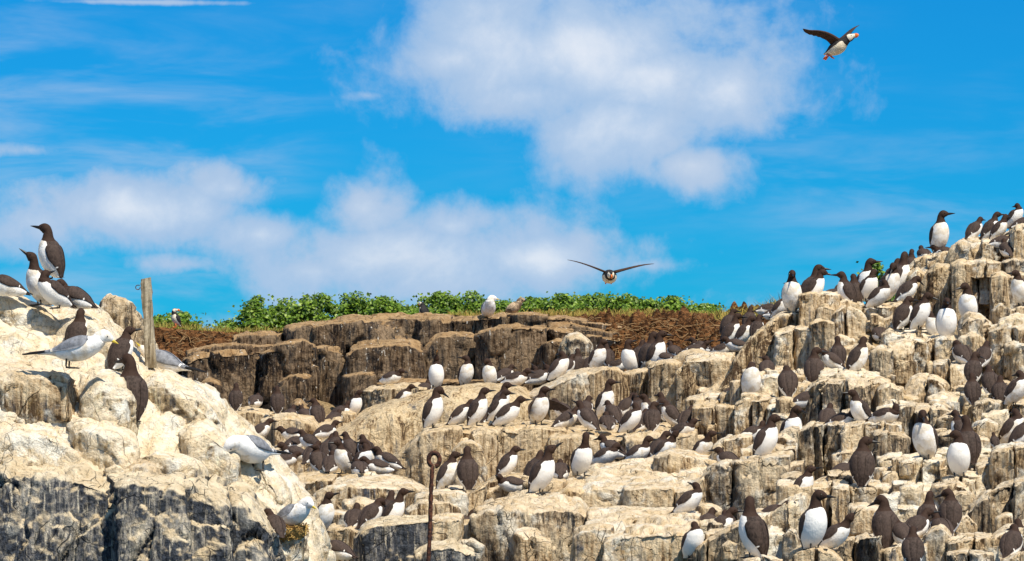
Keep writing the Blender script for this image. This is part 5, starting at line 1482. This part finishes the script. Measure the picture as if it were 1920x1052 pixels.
g(540, 800, 34, 70, 40, .2, -10, 0, 'dark guillemot on the small ledge above the preening kittiwake', D=33.9)
g(576, 792, 30, 120, 24, .1, 0, 0, 'guillemot crouched left of the one with bowed head', D=34.6, lie=True)
g(590, 848, 34, 150, 30, .2, 0, 0, 'guillemot squeezed at the foot of the whaleback left end', D=31.0)
g(546, 846, 30, 40, 22, .2, 0, 0, 'low dark guillemot just right of the preening kittiwake', D=31.2, lie=True)
g(612, 868, 46, 60, 54, .3, 0, 0, 'guillemot standing at the back of the group under the whaleback', D=29.6)
g(690, 868, 46, 120, 50, .2, -10, 0, 'guillemot back right of the leaning one under the whaleback', D=29.0)
g(738, 884, 34, 170, 30, .3, 0, 0, 'guillemot at the far right of the group under the whaleback', D=28.8)
g(1052, 806, 34, 20, 30, .2, -10, 0, 'guillemot crouched at the brink right of the flapping one', D=29.9)
g(1092, 790, 40, 60, 44, .3, 0, 0, 'dark guillemot behind the one with bill up left', D=30.7)
g(1202, 790, 46, 120, 54, .3, 0, 0, 'guillemot standing dark in the back row of the second ledge crowd', D=31.0)
g(1284, 806, 40, 60, 40, .2, -10, 0, 'dark guillemot against the tan column right of the crowd', D=30.1)
g(1158, 862, 34, 150, 30, .2, -10, 0, 'dark guillemot between two white-breasted ones behind the pale slab', D=27.9)
g(916, 796, 36, 40, 36, .2, 0, 0, 'guillemot tucked behind the four looking right', D=30.8)
g(1060, 706, 40, 50, 46, .3, 0, 0, 'dark guillemot right behind the leaning one above the boulder', D=35.7)
g(1140, 690, 44, 100, 56, .3, 0, 0, 'guillemot back between the white-breasted one and the half-open wing', D=35.6)
g(942, 716, 30, 40, 30, .1, -10, 0, 'dark guillemot lying left behind the end of the whaleback', D=35.9, lie=True)

# wing-flapping guillemot on the second ledge
def spread_wing(name, root, base, tip, chord0, chord1, camber, mat, w_val, e_val, droop=0., fold=0., n=18, m=9, back=(-1, 0, 0), notch=.12, under=None):
    """an open wing: leading edge base to tip, feathers behind it, a closed thin shell"""
    base, tip, back = np.array(base, float), np.array(tip, float), np.array(back, float)
    ax = tip - base; L = np.linalg.norm(ax); u = ax / L
    back = back - (back @ u) * u; back /= np.linalg.norm(back)
    nn = np.cross(u, back)
    q = np.linspace(0, 1, n); r = np.linspace(0, 1, m)
    lead = base + q[:, None] * ax + (np.sin(np.pi * q) * camber)[:, None] * nn + (-(q ** 2) * droop * L)[:, None] * np.array([0, 0, 1.0]) + (np.sin(np.pi * np.clip(q * 1.25, 0, 1)) * fold)[:, None] * -back
    ch = (chord0 + (chord1 - chord0) * q) * np.sqrt(np.clip(1 - q ** 5, .0, 1)) + .004
    ch = ch * (1 - notch * (np.abs(np.sin(q * n * 1.35)) * (q > .2)))
    top = lead[:, None] + back * (r[None, :] * ch[:, None])[..., None] + nn * ((.010 * (1 - q))[:, None] * np.sin(np.pi * r ** .6)[None])[..., None]
    bot = top - nn * (.0025 + .009 * (1 - q)[:, None] * (1 - r)[None] ** 2)[..., None]
    V = np.concatenate([top.reshape(-1, 3), bot.reshape(-1, 3)])
    gf = grid_faces(n, m); off = n * m
    rim = np.r_[np.arange(m), np.arange(1, n) * m + m - 1, (n - 1) * m + np.arange(m - 2, -1, -1), np.arange(n - 2, 0, -1) * m]
    r2 = np.roll(rim, -1)
    F = np.concatenate([gf, gf[:, ::-1] + off, np.stack([rim, rim + off, r2 + off, r2], 1)])
    W = np.full(2 * off, w_val); E = np.full(2 * off, e_val)
    return mesh_obj(name, V, F, mat, root, True, {'w': W, 'e': E})

fl = g(1008, 796, 72, -50, 62, .5, 4, 30, 'guillemot flapping its half-open wings in the middle of the second ledge', D=30.2, wings=False)
spread_wing('wing', fl, (.05, .055, .225), (.14, .24, .14), .13, .06, .03, MB, -.4, .2, back=(-.5, .1, -.8))
spread_wing('wing', fl, (.05, -.055, .225), (.10, -.17, .06), .16, .08, -.04, MB, -.4, .2, back=(-.4, .25, -.7))

# ---- kittiwakes, gull, chick, puffins
NEST_Y = ROCKS.ray_cast(Vector((0, 0, 0)), Vector(P(538, 1002, 1.0)).normalized())[0].y + .02
def kw(px, py, h, hd, th, nk, hp, yaw, label, D=None, **k):
    return bird('kittiwake', px, py, h, hd, th, nk, hp, yaw, label, D, cat='gull', **k)
kw(124, 690, 72, -8, 12, .8, -24, 0, 'kittiwake with grey wings standing on the near left rock, facing right', D=20.6, smin=.7, smax=1.25, phin=52)
kw(486, 882, 66, -122, 10, .6, -62, -30, 'kittiwake with bill down and back humped, preening on the slope of the near rock', front=.20, smin=.7, smax=1.2, phin=14)
kw(322, 712, 66, 150, 18, .2, -30, 120, 'ruffled kittiwake half hidden behind the wooden post, tail right', D=21.9, smin=.95, smax=1.3, phin=30)
kw(538, 986, 52, -38, 20, .5, -24, 0, 'kittiwake with yellow bill sitting on a straw nest', D=NEST_Y, lie=True, smin=.9, smax=1.1)
kw(914, 594, 40, -75, 34, .0, -10, 100, 'plump white gull resting on the brown cliff edge beside the chick', D=40.1, lie=True, smin=.9, smax=1.3)
bird('chick', 962, 587, 30, -20, 30, .3, -4, 0, 'fluffy brown gull chick sitting on the brown cliff edge', 40.0, lie=True, smin=.8, smax=1.3)
bird('puffin', 330, 614, 28, 200, 62, .4, -8, 150, 'puffin with orange bill standing on the bare soil by the post', 41.2, smin=.8, smax=1.2)
bird('puffin', 795, 600, 22, 130, 60, .2, 0, 0, 'puffin just showing over the streaked cliff crest', 41.0, smin=.8, smax=1.2)

def flying_puffin(loc, hd, pitch, roll, sc, label, wl, wr):
    parts, height, eyes = make_bird('puffin', 6, .5, -4, 0, phin=12, lie=True, wings=False, seed=4, ground=False)
    root = empty('puffin', loc, 0, sc); root.rotation_euler = (R(roll), R(pitch), R(hd)); root.rotation_mode = 'XYZ'
    tag(root, label, 'puffin', 'puffins in flight')
    add_parts(root, parts, eyes)
    fm = shared_mesh('foot_puffin', foot_build(MFOOTO, .03))
    for sgn in (1, -1):
        o = from_mesh('foot', fm, root); o.location = (-.085, sgn * .025, .030); o.rotation_euler = (0, R(150), 0)
    spread_wing('wing', root, (.075, .045, .095), wl, .10, .045, .012, MP, -.4, .5, back=(-1, 0, .05), fold=.025)
    spread_wing('wing', root, (.075, -.045, .095), wr, .10, .045, -.012, MP, -.4, .5, back=(-1, 0, .05), fold=.025)
    return root
flying_puffin(tuple(P(1142, 529, 31.0)), -86, 8, 0, 1.0, 'puffin flying straight at the viewer low over the hedge', (.03, .40, .17), (.03, -.38, .20))
flying_puffin(tuple(P(1571, 100, 30.0)), -22, -24, 0, 1.0, 'puffin flying right high in the blue sky', (.22, .26, .20), (-.14, -.24, .28))

# straw nest under the sitting kittiwake
mstraw, t, b = new_mat('nest_straw', .95, .1)
at = t.node('ShaderNodeAttribute'); at.attribute_name = 'tint'
t.l.new(t.mix(at.outputs['Fac'], (.20, .10, .03), (.62, .42, .14)), b.inputs['Base Color'])
def nest(c, r, hgt, n, label, seed):
    rg = np.random.RandomState(seed); V = []; F = []; T = []
    for i in range(n):
        a = rg.uniform(0, 2 * np.pi); q = r * (.45 + .6 * rg.rand()); z = -hgt * rg.rand() * 1.1 + .01
        q = q * (1 - .35 * (-z / hgt) ** 2); p = np.array([math.cos(a) * q, math.sin(a) * q * .8, z])
        dd = np.array([-math.sin(a), math.cos(a), rg.normal() * .5]) + rg.normal(size=3) * .45; dd /= np.linalg.norm(dd)
        L = rg.uniform(.03, .09)
        v, f = tube([p - dd * L / 2, p + np.array([0, 0, rg.normal() * .006]), p + dd * L / 2], .0022, 4)
        k = len(V); V += v; F += [[x + k for x in ff] for ff in f]; T += [rg.rand()] * len(v)
    root = empty('straw_nest', tuple(c)); tag(root, label, 'nest')
    o = mesh_obj('straw', V, F, mstraw, root, False, {'tint': T}); o['kind'] = 'stuff'
    q = np.linspace(0, 1, 9); a = np.linspace(0, 2 * np.pi, 20, endpoint=False)
    prof_r = r * np.array([.05, .5, .8, .93, 1.0, .97, .84, .62, .3]); prof_z = np.array([-.02, -.015, 0, 0, -.02, -.05, -.08, -.10, -.13]) * hgt / .1
    cv = np.stack([prof_r[:, None] * np.cos(a), prof_r[:, None] * .8 * np.sin(a), np.broadcast_to(prof_z[:, None], (9, 20))], -1).reshape(-1, 3)
    cv = cv + fbm(cv * 40, 2, 3)[:, None] * .006
    mesh_obj('cup', cv, grid_faces(9, 20, True)[:, ::-1], mstraw, root, False, {'tint': np.clip(fbm(cv * 60, 2, 7) * .5 + .4, 0, 1)})
nest(P(538, 990, NEST_Y), .12, .06, 1500, 'straw nest stuck to the edge of the near rock under a kittiwake', 8)
